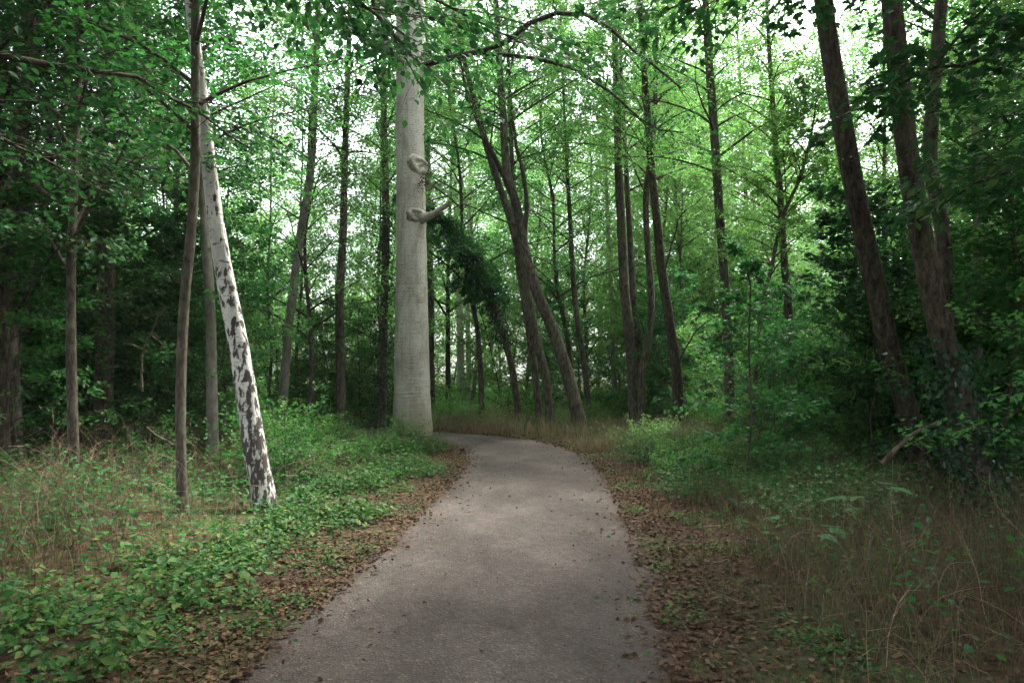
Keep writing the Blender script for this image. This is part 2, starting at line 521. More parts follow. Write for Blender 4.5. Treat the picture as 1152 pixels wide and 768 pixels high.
def foliate(rng, gb, gl, pts, RR, nsec=7, sec_frac=0.42, nleaf=26, lsize=0.08, kind='rhomb', twigs=0, width=0.30, vert=0.05, start=0.22, sides=5, tilt=0.45, droop=0.12, kb=0, lm=0):
    """secondary branches left and right of each limb, each a flat spray of leaves"""
    n, k, _ = pts.shape
    tubes(gb, pts, RR, sides, kb)
    Ltot = np.linalg.norm(np.diff(pts, axis=1), axis=2).sum(1)
    f = start + (1 - start) * (np.arange(nsec)[None] + rng.uniform(0, .8, (n, nsec))) / nsec
    f = np.clip(f, 0, .995)
    fi = f * (k - 1); i0 = np.clip(fi.astype(int), 0, k - 2); fr = (fi - i0)[..., None]
    ar = np.arange(n)[:, None]
    P = pts[ar, i0] * (1 - fr) + pts[ar, i0 + 1] * fr
    T = unit(pts[ar, i0 + 1] - pts[ar, i0])
    up = np.array([0, 0, 1.0])
    lat = unit(np.cross(T, up) + 1e-6)
    sg = np.where((np.arange(nsec) % 2) == 0, 1.0, -1.0)[None, :, None]
    sg = np.broadcast_to(sg, P.shape[:2] + (1,)).copy()
    sg[:, -1] *= .15
    D = unit(T * rng.uniform(.5, 1.0, (n, nsec, 1)) + lat * sg + up * rng.normal(.10, .22, (n, nsec, 1)))
    L2 = Ltot[:, None] * sec_frac * (1.15 - .55 * f) * rng.uniform(.7, 1.2, (n, nsec))
    S_ = n * nsec
    P = P.reshape(S_, 3); D = D.reshape(S_, 3); L2 = L2.reshape(S_)
    kk = 5
    s = np.linspace(0, 1, kk)
    bend = unit(rng.normal(0, 1, (S_, 3))) * .18 + np.array([0, 0, -droop])
    B = P[:, None] + L2[:, None, None] * (D[:, None] * s[None, :, None] + bend[:, None] * (s ** 2)[None, :, None])
    r2 = np.maximum(.0035, .007 * L2)
    tubes(gb, B, r2[:, None] * (1 - .8 * s)[None], 4, kb)
    T2 = unit(B[:, -1] - B[:, 0])
    lat2 = unit(np.cross(T2, up) + 1e-6)
    w = width * L2
    if twigs:
        tf = (np.arange(twigs) + .7) / (twigs + .4)
        tf = np.broadcast_to(tf, (S_, twigs))
        fi = tf * (kk - 1); i0 = np.clip(fi.astype(int), 0, kk - 2); fr = (fi - i0)[..., None]
        ar2 = np.arange(S_)[:, None]
        tp = B[ar2, i0] * (1 - fr) + B[ar2, i0 + 1] * fr
        sgn = np.where(np.arange(twigs) % 2 == 0, 1.0, -1.0)[None, :, None]
        td = unit(lat2[:, None] * sgn + T2[:, None] * .8 + rng.normal(0, .2, (S_, twigs, 3)))
        tl = (w[:, None] * (1.25 - tf * .7))[..., None]
        ts = np.linspace(0, 1, 3)
        TW = tp[:, :, None] + (td * tl)[:, :, None] * ts[None, None, :, None] + np.array([0, 0, -.15]) * (tl[:, :, None] * (ts ** 2)[None, None, :, None])
        tubes(gb, TW.reshape(-1, 3, 3), np.broadcast_to((.0030 * (1 - .6 * ts))[None], (S_ * twigs, 3)), 3, kb)
    # leaves
    N = nleaf
    t = 1 - rng.uniform(0, 1, (S_, N)) ** 1.25 * .95
    u = rng.uniform(0, 1, (S_, N)) ** .8
    side = np.where(rng.uniform(0, 1, (S_, N)) < .5, 1.0, -1.0)
    ww = w[:, None] * (1.15 - t * .75)
    if twigs:
        tq = (np.round(t * twigs + rng.normal(0, .22, t.shape)) / twigs)
        t = np.clip(.75 * tq + .25 * t, 0.02, 1)
    fi = t * (kk - 1); i0 = np.clip(fi.astype(int), 0, kk - 2); fr = (fi - i0)[..., None]
    ar2 = np.arange(S_)[:, None]
    bp = B[ar2, i0] * (1 - fr) + B[ar2, i0 + 1] * fr
    off = (side * u * ww)[..., None] * lat2[:, None] + (u * ww * .8)[..., None] * T2[:, None]
    pos = bp + off + rng.normal(0, 1, (S_, N, 3)) * np.array([.03, .03, vert])
    pos[..., 2] -= .15 * (u * ww) * u
    ax = lat2[:, None] * side[..., None] * .8 + T2[:, None] * .9 + rng.normal(0, .45, (S_, N, 3)) + np.array([0, 0, -.25])
    nm = up[None, None] + rng.normal(0, tilt, (S_, N, 3))
    sz = lsize * rng.uniform(.65, 1.2, (S_, N))
    leaves(gl, pos.reshape(-1, 3), ax.reshape(-1, 3), nm.reshape(-1, 3), sz.reshape(-1), kind, lm)


# ------------------------------------------------------------------ scene objects
def empty(name, loc, label, cat, group=None):
    o = bpy.data.objects.new(name, None)
    o.empty_display_size = 0.3
    o.location = loc
    COL.objects.link(o)
    o['label'] = label
    o['category'] = cat
    if group:
        o['group'] = group
    return o


def part(name, me, parent):
    o = bpy.data.objects.new(name, me)
    COL.objects.link(o)
    if parent is not None:
        o.parent = parent
    return o


def clone(root, loc, rz, sc, label=None, group=None, tilt=(0, 0)):
    r = root.copy()
    COL.objects.link(r)
    r.location = loc
    r.rotation_euler = (tilt[0], tilt[1], rz)
    r.scale = sc if not isinstance(sc, (int, float)) else (sc, sc, sc)
    if label: r['label'] = label
    if group: r['group'] = group
    for ch in PARTS[root.name]:
        c = ch.copy()
        COL.objects.link(c)
        c.parent = r
    return r


PARTS = {}

# path centre line, metres (X right, Y ahead)
PATH = resample(np.array([(-.75, -9), (-.6, -5), (-.42, 0), (-.32, 3.8), (-.2, 5), (.04, 7.4), (.2, 9.8), (.33, 12.2), (.22, 14.8),
                          (-.35, 17.2), (-1.9, 19.1), (-4.6, 20.2), (-9, 20.8), (-16, 21.5)], float), 90)
HALF = 1.24


def sdist(x, y):
    """signed distance to the path centre line, positive on the right of the walking direction"""
    x = np.asarray(x, float).ravel(); y = np.asarray(y, float).ravel()
    best = np.full(x.shape, 1e9); sg = np.ones(x.shape)
    for a, b in zip(PATH[:-1], PATH[1:]):
        d = b - a
        L2 = (d * d).sum()
        t = np.clip(((x - a[0]) * d[0] + (y - a[1]) * d[1]) / L2, 0, 1)
        qx = x - (a[0] + t * d[0]); qy = y - (a[1] + t * d[1])
        dd = np.hypot(qx, qy)
        cr = d[0] * qy - d[1] * qx
        m = dd < best
        best[m] = dd[m]; sg[m] = np.where(cr[m] > 0, -1, 1)
    return best * sg


def sstep(a, b, x):
    t = np.clip((x - a) / (b - a), 0, 1)
    return t * t * (3 - 2 * t)


def gh(x, y):
    x = np.asarray(x, float).ravel(); y = np.asarray(y, float).ravel()
    s = sdist(x, y); d = np.abs(s)
    k = sstep(1.3, 4.5, d)
    h = k * (.05 + .09 * np.sin(x * .7 + 1.3) * np.cos(y * .55) + .05 * np.sin(x * 1.9 + y * 1.3) + .12 * (s < 0))
    h += sstep(1.1, 1.8, d) * (.02 + .018 * np.sin(x * 5.1 + y * 2.2) * np.sin(y * 4.3 - x))
    return h


def gh1(x, y):
    return float(gh([x], [y])[0])


def pnoise(x, y, s, seed=0):
    """cheap clumpy field in 0..1"""
    a = seed * 12.9
    return .5 + .25 * (np.sin(x * s + a + 1.7 * np.sin(y * s * .7 + a)) + np.sin(y * s * 1.3 - a + 1.3 * np.sin(x * s * .9 + 2 * a)))


# ground sheet: fine near the camera, out to the horizon
def axis_steps(lo, hi, fine, far):
    a = list(np.arange(lo, hi, fine))
    st, x = fine, hi
    up = []
    while x < far:
        up.append(x); st *= 1.25; x += st
    up.append(far)
    return a, up


def build_ground():
    mid, upx = axis_steps(-16, 16, .25, 500)
    xs = np.array([-v for v in reversed(upx)] + mid[1:] + upx)
    mid, upy = axis_steps(-10, 34, .25, 500)
    dn = []
    st, y = .25, -10.25
    while y > -500:
        dn.append(y); st *= 1.3; y -= st
    ys = np.array(list(reversed(dn)) + mid + upy)
    X, Y = np.meshgrid(xs, ys)
    Z = gh(X, Y).reshape(X.shape)
    g = Geo()
    V = np.stack([X, Y, Z], -1).reshape(-1, 3)
    ny, nx = X.shape
    i = np.arange(ny - 1)[:, None]; j = np.arange(nx - 1)[None]
    q = np.stack([i * nx + j, i * nx + j + 1, (i + 1) * nx + j + 1, (i + 1) * nx + j], -1).reshape(-1, 4)
    g.add(V, q, None, 0, True)
    o = part("ground", g.mesh("ground", [M['ground']]), None)
    o['kind'] = "structure"


def build_path():
    C = resample(PATH, 260)
    T = unit(np.gradient(C, axis=0))
    Nn = np.stack([T[:, 1], -T[:, 0]], -1)
    us = np.linspace(-1, 1, 25)
    rng = np.random.default_rng(3)
    yy = np.arange(260)
    el = .05 * np.sin(yy * .31) + .04 * np.sin(yy * .83 + 1) + .03 * rng.standard_normal(260)
    er = .05 * np.sin(yy * .27 + 2) + .04 * np.sin(yy * .71) + .03 * rng.standard_normal(260)
    W = np.where(us[None] < 0, HALF + el[:, None], HALF + er[:, None])
    XY = C[:, None] + Nn[:, None] * (us[None] * W)[..., None]
    Z = .004 + .035 * (1 - us[None] ** 2) + .004 * np.sin(XY[..., 0] * 4 + XY[..., 1] * 3)
    Z = np.where(np.abs(us)[None] > .99, .0045, np.maximum(Z, .006)) + np.zeros_like(XY[..., 0])
    V = np.concatenate([XY, Z[..., None]], -1)
    n, k = 260, 25
    i = np.arange(n - 1)[:, None]; j = np.arange(k - 1)[None]
    q = np.stack([i * k + j, i * k + j + 1, (i + 1) * k + j + 1, (i + 1) * k + j], -1).reshape(-1, 4)
    g = Geo()
    g.add(V.reshape(-1, 3), q, None, 0, True)
    me = g.mesh("path", [M['path']])
    at = me.attributes.new("edge_soil", 'FLOAT', 'POINT')
    at.data.foreach_set("value", np.broadcast_to(np.abs(us) ** 4 * .8, (n, k)).astype(np.float32).ravel())
    o = part("path", me, None)
    o['kind'] = "structure"


build_ground()
build_path()

# ------------------------------------------------------------------ the trees one can point at
HERO = []      # (pixel range of the trunk, depth) for keeping shrubs off them


def px_path(pix, Y, H, dY=0.0, sink=0.12):
    """trunk centre line from photograph pixels at depth Y (leaning dY per metre), carried on above the frame to height H"""
    P = []
    for i, (px, py) in enumerate(pix):
        p = unproj(px, py, Y)
        if i:
            p = unproj(px, py, Y + dY * max(p[2], 0))
        P.append(p)
    P = np.array(P)
    gz = gh1(P[0][0], P[0][1])
    P[0][2] = gz - sink
    if P[1][2] < gz + .3:
        P[1][2] = gz + .3
    vz = min(P[-1][2], H)
    if P[-1][2] < H:
        d = P[-1] - P[-2] if len(P) < 3 else P[-1] - P[-3]
        d = d / d[2]
        d[:2] = np.clip(d[:2], -.35, .35)
        z = P[-1][2]
        ext = []
        m = max(2, int((H - z) / 2.5))
        for j in range(1, m + 1):
            a = j / m
            ext.append(P[-1] + d * (H - z) * a * (1 - .35 * a) * np.array([1, 1, 0]) + np.array([0, 0, (H - z) * a]))
        P = np.vstack([P, ext])
    base = np.array([P[0][0], P[0][1], gz])
    return P - base, base, vz - gz


def hero(name, label, cat, pix, Y, wpx0, wpx1, H, bark, leaf, h0=.55, n=16, L=3.0, nsec=7, nleaf=30, lsize=.085, kind='rhomb',
         dY=0.0, sides=12, flare=.35, twigs=0, custom=(), group=None, elev=(35, 8), seed=1, rough_=.05, ivy=None, sec_frac=.42, top=1.0, leafless=False):
    rng = np.random.default_rng(seed * 97 + 5)
    path, base, vz = px_path(pix, Y, H, dY)
    r0 = wpx0 / 800 * Y / 2
    r1 = max(.015, wpx1 / 800 * Y / 2 * .35)
    # keep the measured width over the part in view
    g, C, R = trunk_geo(rng, path, r0, r1, sides, .25 if r0 > .1 else .35, flare, rough_, vis=(vz, wpx1 / 800 * Y / 2))
    root = empty(name, base, label, cat, group)
    tr = part("trunk", g.mesh(name + "_trunk", [M[bark]]), root)
    gb, gl = Geo(), Geo()
    far = Y > 12 and kind == 'rhomb'
    limbs, rad = make_limbs(rng, C, R, h0, top, int(n * 2.3) if far else n, L, elev)
    if far: rad = rad * .75
    foliate(rng, gb, gl, limbs, rad, nsec, sec_frac, int(nleaf * 1.7) if far else nleaf, lsize, kind, twigs, width=.40 if far else .3, vert=.05)
    for cp, cr0, cr1, ns, nl in custom:
        P = resample(np.array(cp), 12) - base
        P = P + rng.normal(0, .03, P.shape) * np.linspace(0, 1, 12)[:, None]
        rr = np.linspace(cr0, cr1, 12)
        if ns:
            foliate(rng, gb, gl, P[None], rr[None], ns, .30, nl, lsize, kind, max(twigs, 3), start=.3, sides=7)
        else:
            g1 = Geo()
            tubes(g1, P[None], rr[None], 7)
            part("bare_branch", g1.mesh("bare_branch", [M['twig']]), root)
    part("branches", gb.mesh(name + "_branches", [M['twig'] if bark not in ('bark_pale',) else M['bark_pale']]), root)
    part("crown", gl.mesh(name + "_crown", [M[leaf]]), root)
    if ivy:
        gi = Geo()
        z0, z1, cnt, spread = ivy
        k = rng.integers(0, len(C), cnt * 3)
        k = k[(C[k, 2] >= z0) & (C[k, 2] <= z1)][:cnt]
        m = len(k)
        a = rng.uniform(0, 6.28, m)
        out = np.stack([np.cos(a), np.sin(a), rng.normal(0, .3, m)], -1)
        rad_ = R[k] + np.abs(rng.normal(0, spread, m)) + .01
        clump = .6 + .8 * pnoise(C[k, 2] * 1.0, a, 2.5, seed)
        pos = C[k] + out * (rad_ * clump)[:, None] + np.stack([np.zeros(m), np.zeros(m), rng.uniform(-.15, .15, m)], -1)
        leaves(gi, pos, rng.normal(0, .5, (m, 3)) + out * .4 + np.array([0, 0, -.8]), out + rng.normal(0, .5, (m, 3)), .075 * rng.uniform(.7, 1.3, m), 'rhomb', 0, 1.4)
        part("ivy", gi.mesh(name + "_ivy", [M['leaf_ivy']]), root)
    xs = [p[0] for p in pix]
    HERO.append((min(xs) - wpx0 * .6, max(xs) + wpx0 * .6, Y, pix, wpx0))
    return root, base, C, R


U = unproj
# the big beech
rt, bs_, C_, R_ = hero("beech_tree", "thick smooth pale grey beech at the bend of the path with a broken branch stub", "tree",
     [(464, 500), (463.5, 430), (462.5, 330), (462, 240), (461.5, 150), (461, 60), (461, 0)], 16.9, 39, 30, 24, 'beech', 'leaf_mid', h0=.62, n=16, L=6, nsec=9, nleaf=40,
     sides=30, flare=.20, rough_=.03, seed=3,
     custom=[([U(466, 78, 16.9), U(500, 66, 16.5), U(540, 58, 16), U(572, 46, 15.5), U(600, 24, 15), U(640, 14, 14.6), U(680, 28, 14.3), U(722, 62, 14), U(768, 98, 13.7)], .085, .02, 20, 55),
             ([U(530, 60, 16.1), U(570, 62, 15.8), U(612, 69, 15.5), U(655, 82, 15.2), U(690, 106, 14.9), U(722, 136, 14.6), U(768, 152, 14.3)], .055, .014, 14, 50),
             ([U(458, 80, 16.9), U(444, 66, 16.4), U(435, 50, 16), U(428, 20, 15.6), U(415, -20, 15)], .14, .05, 6, 40)])
# stub of a broken limb, its collar, and a healed knot
rng = np.random.default_rng(5)
g = Geo()
P = np.array([U(470, 246, 16.75), U(480, 244, 16.6), U(489, 240, 16.5), U(498, 234, 16.4), U(506, 228, 16.3)]) - bs_
P = resample(P, 9)
tubes(g, P[None], np.array([.17, .15, .11, .085, .075, .07, .066, .062, .045])[None], 10)
part("broken_limb", g.mesh("broken_limb", [M['knot']]), rt)
for (px, py, rr_, sq) in ((473, 189, .20, 1.05), (470, 245, .21, .62)):
    c = U(px, py, 16.9) - bs_
    ki = int(np.argmin(np.abs(C_[:, 2] - c[2])))
    ax_, Rk = C_[ki], R_[ki]
    def on_bark(x, z, out):
        dx = np.clip(x - ax_[0], -Rk * .97, Rk * .97)
        k_ = Rk + out
        return np.stack([ax_[0] + dx * k_ / Rk, ax_[1] - np.sqrt(np.maximum(Rk ** 2 - dx ** 2, 0)) * k_ / Rk, z], -1)
    g = Geo()
    th = np.linspace(0, 2 * np.pi, 25)
    prof = [(1.5, -.03), (1.25, .015), (1.0, .06), (.8, .085), (.6, .075), (.42, .045), (.3, .03), (.15, .035), (.02, .04)]
    ir = 1 + .13 * np.sin(2 * th[:-1] + px) + .09 * np.sin(3 * th[:-1] + 1) + .05 * np.sin(7 * th[:-1])
    V = np.array([on_bark(c[0] + np.cos(th[:-1]) * rr_ * a_ * ir, c[2] + np.sin(th[:-1]) * rr_ * sq * a_ * ir, b_ * (1 + .35 * np.sin(2 * th[:-1] + 2 * a_))) for a_, b_ in prof])
    a_ = np.arange(len(prof) - 1)[:, None]; b_ = np.arange(24)[None]
    g.add(V.reshape(-1, 3), np.stack([a_ * 24 + b_, a_ * 24 + (b_ + 1) % 24, (a_ + 1) * 24 + (b_ + 1) % 24, (a_ + 1) * 24 + b_], -1).reshape(-1, 4), None, 0, True)
    part("knot", g.mesh("knot", [M['knot']]), rt)
# dead twigs beside the stub
g = Geo()
n = 26
p0 = U(474, 205, 16.6) - bs_ + rng.normal(0, .08, (n, 3))
d = unit(np.stack([rng.uniform(.2, 1, n), rng.uniform(-.8, .2, n), rng.normal(-.25, .4, n)], -1))
s = np.linspace(0, 1, 5)
L = rng.uniform(.3, 1.1, n)
pts = p0[:, None] + (d * L[:, None])[:, None] * s[None, :, None] + np.cumsum(rng.normal(0, .03, (n, 5, 3)), 1)
tubes(g, pts, .008 * (1 - .7 * s)[None] * np.ones((n, 1)), 3)
part("dead_twig", g.mesh("dead_twig", [M['deadwood']]), rt)

# birch and its neighbours on the left
hero("birch_tree", "white birch with black bark patches leaning left beside the path", "tree",
     [(299, 584), (294, 550), (286, 500), (270, 395), (255, 320), (243, 250), (234, 175), (226, 100), (218, 40), (211, -20)], 8.3, 25, 10.5, 15, 'birch', 'leaf_light',
     h0=.55, n=14, L=2.2, nleaf=26, lsize=.05, sides=20, flare=.14, seed=11, twigs=4)
hero("young_maple_tree", "slender brown trunk in front of the white birch, leaning against it higher up", "tree",
     [(207, 612), (204, 560), (203, 480), (204, 400), (208, 330), (214, 270), (219, 200), (220, 110), (220, 20), (221, -20)], 7.6, 12, 9, 11, 'bark_brown', 'leaf_mid',
     h0=.34, n=24, L=1.9, nleaf=30, lsize=.08, kind='ovate', sides=12, flare=.3, seed=12, twigs=4)
hero("slim_grey_tree", "slim grey trunk right behind the white birch", "tree",
     [(240, 500), (238, 420), (236, 340), (231, 260), (226, 180), (222, 90)], 13, 13, 9, 14, 'bark_grey', 'leaf_mid', h0=.4, seed=13, L=2.4)
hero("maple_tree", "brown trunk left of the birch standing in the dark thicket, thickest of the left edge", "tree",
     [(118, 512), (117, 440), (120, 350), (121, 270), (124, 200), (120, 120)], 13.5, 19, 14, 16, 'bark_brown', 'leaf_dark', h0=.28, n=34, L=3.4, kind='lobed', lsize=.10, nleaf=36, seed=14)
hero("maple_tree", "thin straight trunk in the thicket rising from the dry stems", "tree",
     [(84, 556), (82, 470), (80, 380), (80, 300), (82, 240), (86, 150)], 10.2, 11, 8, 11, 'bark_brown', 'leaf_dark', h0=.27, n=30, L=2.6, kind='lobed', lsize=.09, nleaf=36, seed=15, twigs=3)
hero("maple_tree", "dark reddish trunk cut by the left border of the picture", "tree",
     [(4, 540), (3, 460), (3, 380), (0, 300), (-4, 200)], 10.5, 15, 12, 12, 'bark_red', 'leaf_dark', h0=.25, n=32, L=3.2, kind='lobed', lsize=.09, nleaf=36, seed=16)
hero("leaning_grey_tree", "thin grey trunk leaning right between birch and beech", "tree",
     [(316, 500), (320, 430), (327, 350), (337, 270), (350, 190), (353, 130), (356, 60)], 19.2, 11, 7, 15, 'bark_grey', 'leaf_light', h0=.5, L=2.4, seed=17)
hero("dark_tree", "dark upright trunk left of the beech against bright leaves", "tree",
     [(384, 492), (383, 420), (382, 340), (386, 260), (388, 180)], 19.5, 11, 8, 17, 'bark_brown', 'leaf_light', h0=.4, L=3, seed=18)
hero("ivy_clad_tree", "upright ivy covered trunk close to the left of the beech", "tree",
     [(430, 486), (431, 400), (433, 320), (434, 240), (432, 150)], 22, 10, 8, 18, 'bark_brown', 'leaf_mid', h0=.4, L=3, seed=19, ivy=(0, 7, 2600, .22))
hero("slim_dark_tree", "dark trunk half hidden right behind the beech", "tree",
     [(485, 478), (484, 400), (484, 330), (482, 250)], 26, 10, 8, 18, 'bark_brown', 'leaf_light', h0=.4, L=3, seed=20)
hero("pale_birch_tree", "pale double trunk in the distance right of the beech, the broader stem", "tree",
     [(519, 455), (518, 400), (517, 345), (514, 280)], 33, 9, 6, 19, 'bark_pale', 'leaf_light', h0=.45, L=3, seed=21)
hero("pale_birch_tree", "pale thin stem in the distance right of the broader pale one", "tree",
     [(528, 455), (527, 400), (526, 345), (528, 280)], 35, 6.5, 5, 19, 'bark_pale', 'leaf_light', h0=.45, L=3, seed=22)
hero("bent_ivy_tree", "bent tree wrapped in dark ivy arching over behind the beech", "tree",
     [(584, 470), (580, 440), (574, 405), (564, 372), (550, 335), (532, 298), (508, 262), (480, 236), (452, 222)], 23, 8, 6, 7.4, 'bark_brown', 'leaf_mid', h0=.50, n=26, L=.95, nleaf=28, lsize=.10, seed=23,
     elev=(-10, -65), ivy=(2.6, 9, 3600, .16))
# the leaning clump right of the path
gname = "leaning trunks right of the bend"
hero("leaning_tree", "stoutest leaning trunk of the clump right of the bend, forking above", "tree",
     [(656, 468), (640, 425), (622, 370), (605, 330), (591, 285), (583, 240), (570, 190), (566, 130), (562, 70)], 19.5, 14.5, 8, 17, 'bark_brown', 'leaf_light', h0=.5, n=18, L=3.2, seed=24, group=gname,
     custom=[([U(583, 240, 19.5), U(570, 205, 19.3), U(548, 160, 19), U(528, 110, 18.7), U(515, 60, 18.4)], .09, .03, 6, 26),
             ([U(590, 270, 19.5), U(592, 220, 19.4), U(580, 150, 19.4), U(572, 80, 19.4)], .07, .03, 5, 26),
             ([U(586, 255, 19.5), U(560, 246, 19), U(535, 235, 18.6), U(505, 226, 18)], .03, .008, 0, 0)])
hero("leaning_tree", "leaning trunk just left of the stoutest one in the clump by the bend", "tree",
     [(620, 470), (614, 425), (603, 380), (594, 330), (584, 285), (572, 240), (552, 180), (536, 120)], 20.2, 10, 7, 15, 'bark_brown', 'leaf_light', h0=.5, n=14, L=2.8, seed=25, group=gname)
hero("leaning_tree", "leftmost and thinnest leaning trunk of the clump by the bend", "tree",
     [(609, 470), (603, 430), (596, 380), (588, 330), (581, 285), (577, 230), (575, 150)], 21, 7.5, 5, 15, 'bark_brown', 'leaf_light', h0=.5, n=14, L=2.8, seed=26, group=gname)
hero("thin_tree", "thin wavy trunk between the leaning clump and the pair of dark trunks", "tree",
     [(665, 458), (657, 410), (648, 350), (644, 300), (641, 240)], 23, 7, 5, 15, 'bark_brown', 'leaf_light', h0=.45, L=2.4, seed=27)
hero("thin_tree", "hazy thin trunk seen far off left of the pair of dark trunks", "tree",
     [(693, 446), (690, 400), (688, 340), (685, 280)], 31, 7, 5, 17, 'bark_grey', 'leaf_light', h0=.45, L=2.6, seed=28)
hero("dark_oak_tree", "straight dark trunk, the stouter of the close pair in the middle right", "tree",
     [(714, 458), (710, 400), (703, 330), (700, 270), (696, 190), (694, 110)], 21, 12, 9, 18, 'bark_brown', 'leaf_light', h0=.45, n=18, L=3.2, seed=29)
hero("dark_oak_tree", "thinner dark trunk pressed to the right of the stouter one of the pair", "tree",
     [(722, 458), (719, 400), (713, 340), (709, 270), (705, 200)], 22, 9, 6, 16, 'bark_brown', 'leaf_light', h0=.45, L=2.8, seed=30)
hero("curved_tree", "curved trunk bowing right between the dark pair and the reddish trunk", "tree",
     [(722, 462), (722, 420), (728, 390), (733, 340), (729, 280), (727, 220), (735, 150)], 20, 9, 6, 15, 'bark_brown', 'leaf_light', h0=.45, L=2.8, seed=31)
hero("reddish_tree", "reddish brown trunk leaning left with bare low branches on its right", "tree",
     [(765, 468), (760, 410), (753, 360), (744, 300), (739, 250), (733, 190), (728, 120)], 18.5, 12, 8, 16, 'bark_red', 'leaf_light', h0=.48, n=16, L=3, seed=32,
     custom=[([U(760, 415, 18.5), U(775, 385, 18.2), U(795, 362, 18), U(812, 355, 17.8)], .03, .01, 0, 0),
             ([U(746, 312, 18.5), U(757, 270, 18.2), U(768, 240, 18), U(790, 222, 17.8)], .03, .01, 0, 0)])
hero("straight_tree", "straight brown trunk standing alone right of the middle", "tree",
     [(822, 482), (820, 420), (817, 350), (813, 290), (808, 220), (803, 140), (797, 60)], 16.5, 11.5, 9, 15, 'bark_brown', 'leaf_light', h0=.42, n=16, L=2.8, seed=33)
hero("slim_tree", "slim brown trunk left of the two big reddish trunks", "tree",
     [(890, 480), (888, 420), (887, 350), (882, 290), (878, 220), (873, 170)], 16.5, 10, 7, 13, 'bark_brown', 'leaf_light', h0=.38, n=16, L=2.6, seed=34)
hero("slim_tree", "leaning thin stem crossing just left of the slim brown trunk", "tree",
     [(846, 478), (850, 420), (857, 350), (868, 300), (880, 245), (900, 200)], 15.5, 5, 4, 8, 'bark_brown', 'leaf_light', h0=.45, n=12, L=1.8, seed=35)
# the big trunks on the right
hero("pine_tree", "big reddish trunk leaning left, first of the two stout ones on the right", "tree",
     [(1040, 540), (1021, 462), (1000, 390), (984, 320), (972, 265), (957, 190), (943, 110), (932, 40), (924, -20)], 11, 25, 19, 18, 'bark_red', 'leaf_mid', h0=.46, n=24, L=3.4, sides=18, seed=36, ivy=(0, .9, 700, .10), nleaf=40)
hero("pine_tree", "stoutest reddish trunk on the right with dark ivy round its foot", "tree",
     [(1108, 600), (1094, 520), (1076, 440), (1053, 350), (1035, 260), (1022, 180), (1012, 90), (1003, 0), (999, -40)], 8.8, 29, 21, 17, 'bark_red', 'leaf_mid', h0=.46, n=24, L=3.4, sides=20, seed=37, ivy=(0, 2.1, 3800, .16), nleaf=40)
hero("crooked_tree", "crooked slimmer trunk close right of the stoutest reddish one", "tree",
     [(1082, 560), (1074, 480), (1066, 410), (1063, 330), (1062, 275), (1054, 225), (1046, 180), (1050, 110), (1056, 40), (1060, -20)], 9.6, 17, 13, 13, 'bark_brown', 'leaf_mid', h0=.45, n=14, L=2.4, seed=38, kind='ovate', nleaf=26, twigs=3)
hero("slim_tree", "thin straight trunk nearest the right border", "tree",
     [(1100, 540), (1100, 440), (1100, 340), (1099, 240), (1097, 130)], 11.5, 10, 8, 12, 'bark_grey', 'leaf_mid', h0=.35, n=16, L=2.4, seed=39, kind='ovate')

# trees rooted just outside the frame whose boughs hang into it
hero("overhanging_beech_tree", "tree whose broad leaved bough hangs in at the top before the beech", "tree",
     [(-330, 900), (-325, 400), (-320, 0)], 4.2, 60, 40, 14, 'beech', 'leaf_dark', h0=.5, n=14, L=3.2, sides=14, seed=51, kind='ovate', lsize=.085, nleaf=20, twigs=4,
     custom=[([np.array([-4.7, 4.2, 4.9]), np.array([-3.4, 4.8, 5.5]), np.array([-2.2, 5.2, 5.3]), np.array([-1.3, 5.5, 4.7]), np.array([-.85, 5.7, 4.25])], .045, .008, 34, 40),
             ([np.array([-4.7, 4.2, 4.4]), np.array([-3.6, 4.9, 5.0]), np.array([-2.5, 5.5, 5.15]), np.array([-1.6, 5.9, 4.95]), np.array([-.95, 6.2, 4.65])], .05, .008, 30, 34),
             ([np.array([-4.7, 4.2, 5.0]), np.array([-3.3, 5.2, 5.7]), np.array([-2.0, 6.2, 5.8]), np.array([-.8, 7.1, 5.5]), np.array([.1, 7.6, 5.3])], .05, .008, 28, 34),
             ([np.array([-4.7, 4.2, 3.6]), np.array([-4.0, 5.6, 4.2]), np.array([-3.4, 6.8, 4.4]), np.array([-2.9, 7.9, 4.2])], .04, .008, 22, 30), ([np.array([-4.7, 4.2, 3.2]), np.array([-4.9, 6, 3.9]), np.array([-5.2, 7.4, 4.1]), np.array([-5.0, 8.6, 3.9])], .04, .008, 22, 30)])
hero("overhanging_maple_tree", "dark leaves of a bough hanging into the upper right corner", "tree",
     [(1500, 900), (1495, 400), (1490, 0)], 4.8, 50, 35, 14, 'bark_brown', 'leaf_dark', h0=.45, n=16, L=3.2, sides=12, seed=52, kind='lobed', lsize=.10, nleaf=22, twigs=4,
     custom=[([np.array([5.5, 4.8, 3.8]), np.array([4.9, 5.6, 4.3]), np.array([4.2, 6.2, 4.5]), np.array([3.5, 6.9, 4.4])], .05, .008, 24, 34),
             ([np.array([5.5, 4.8, 4.6]), np.array([4.2, 5.8, 5.4]), np.array([2.9, 6.8, 5.7]), np.array([1.6, 7.6, 5.6])], .05, .008, 28, 34),
             ([np.array([5.5, 4.8, 3.0]), np.array([5.2, 6.0, 3.5]), np.array([5.0, 7.2, 3.7]), np.array([4.9, 8.2, 3.6])], .04, .008, 22, 32)])

# ------------------------------------------------------------------ prototypes for repeated trees, saplings and bushes


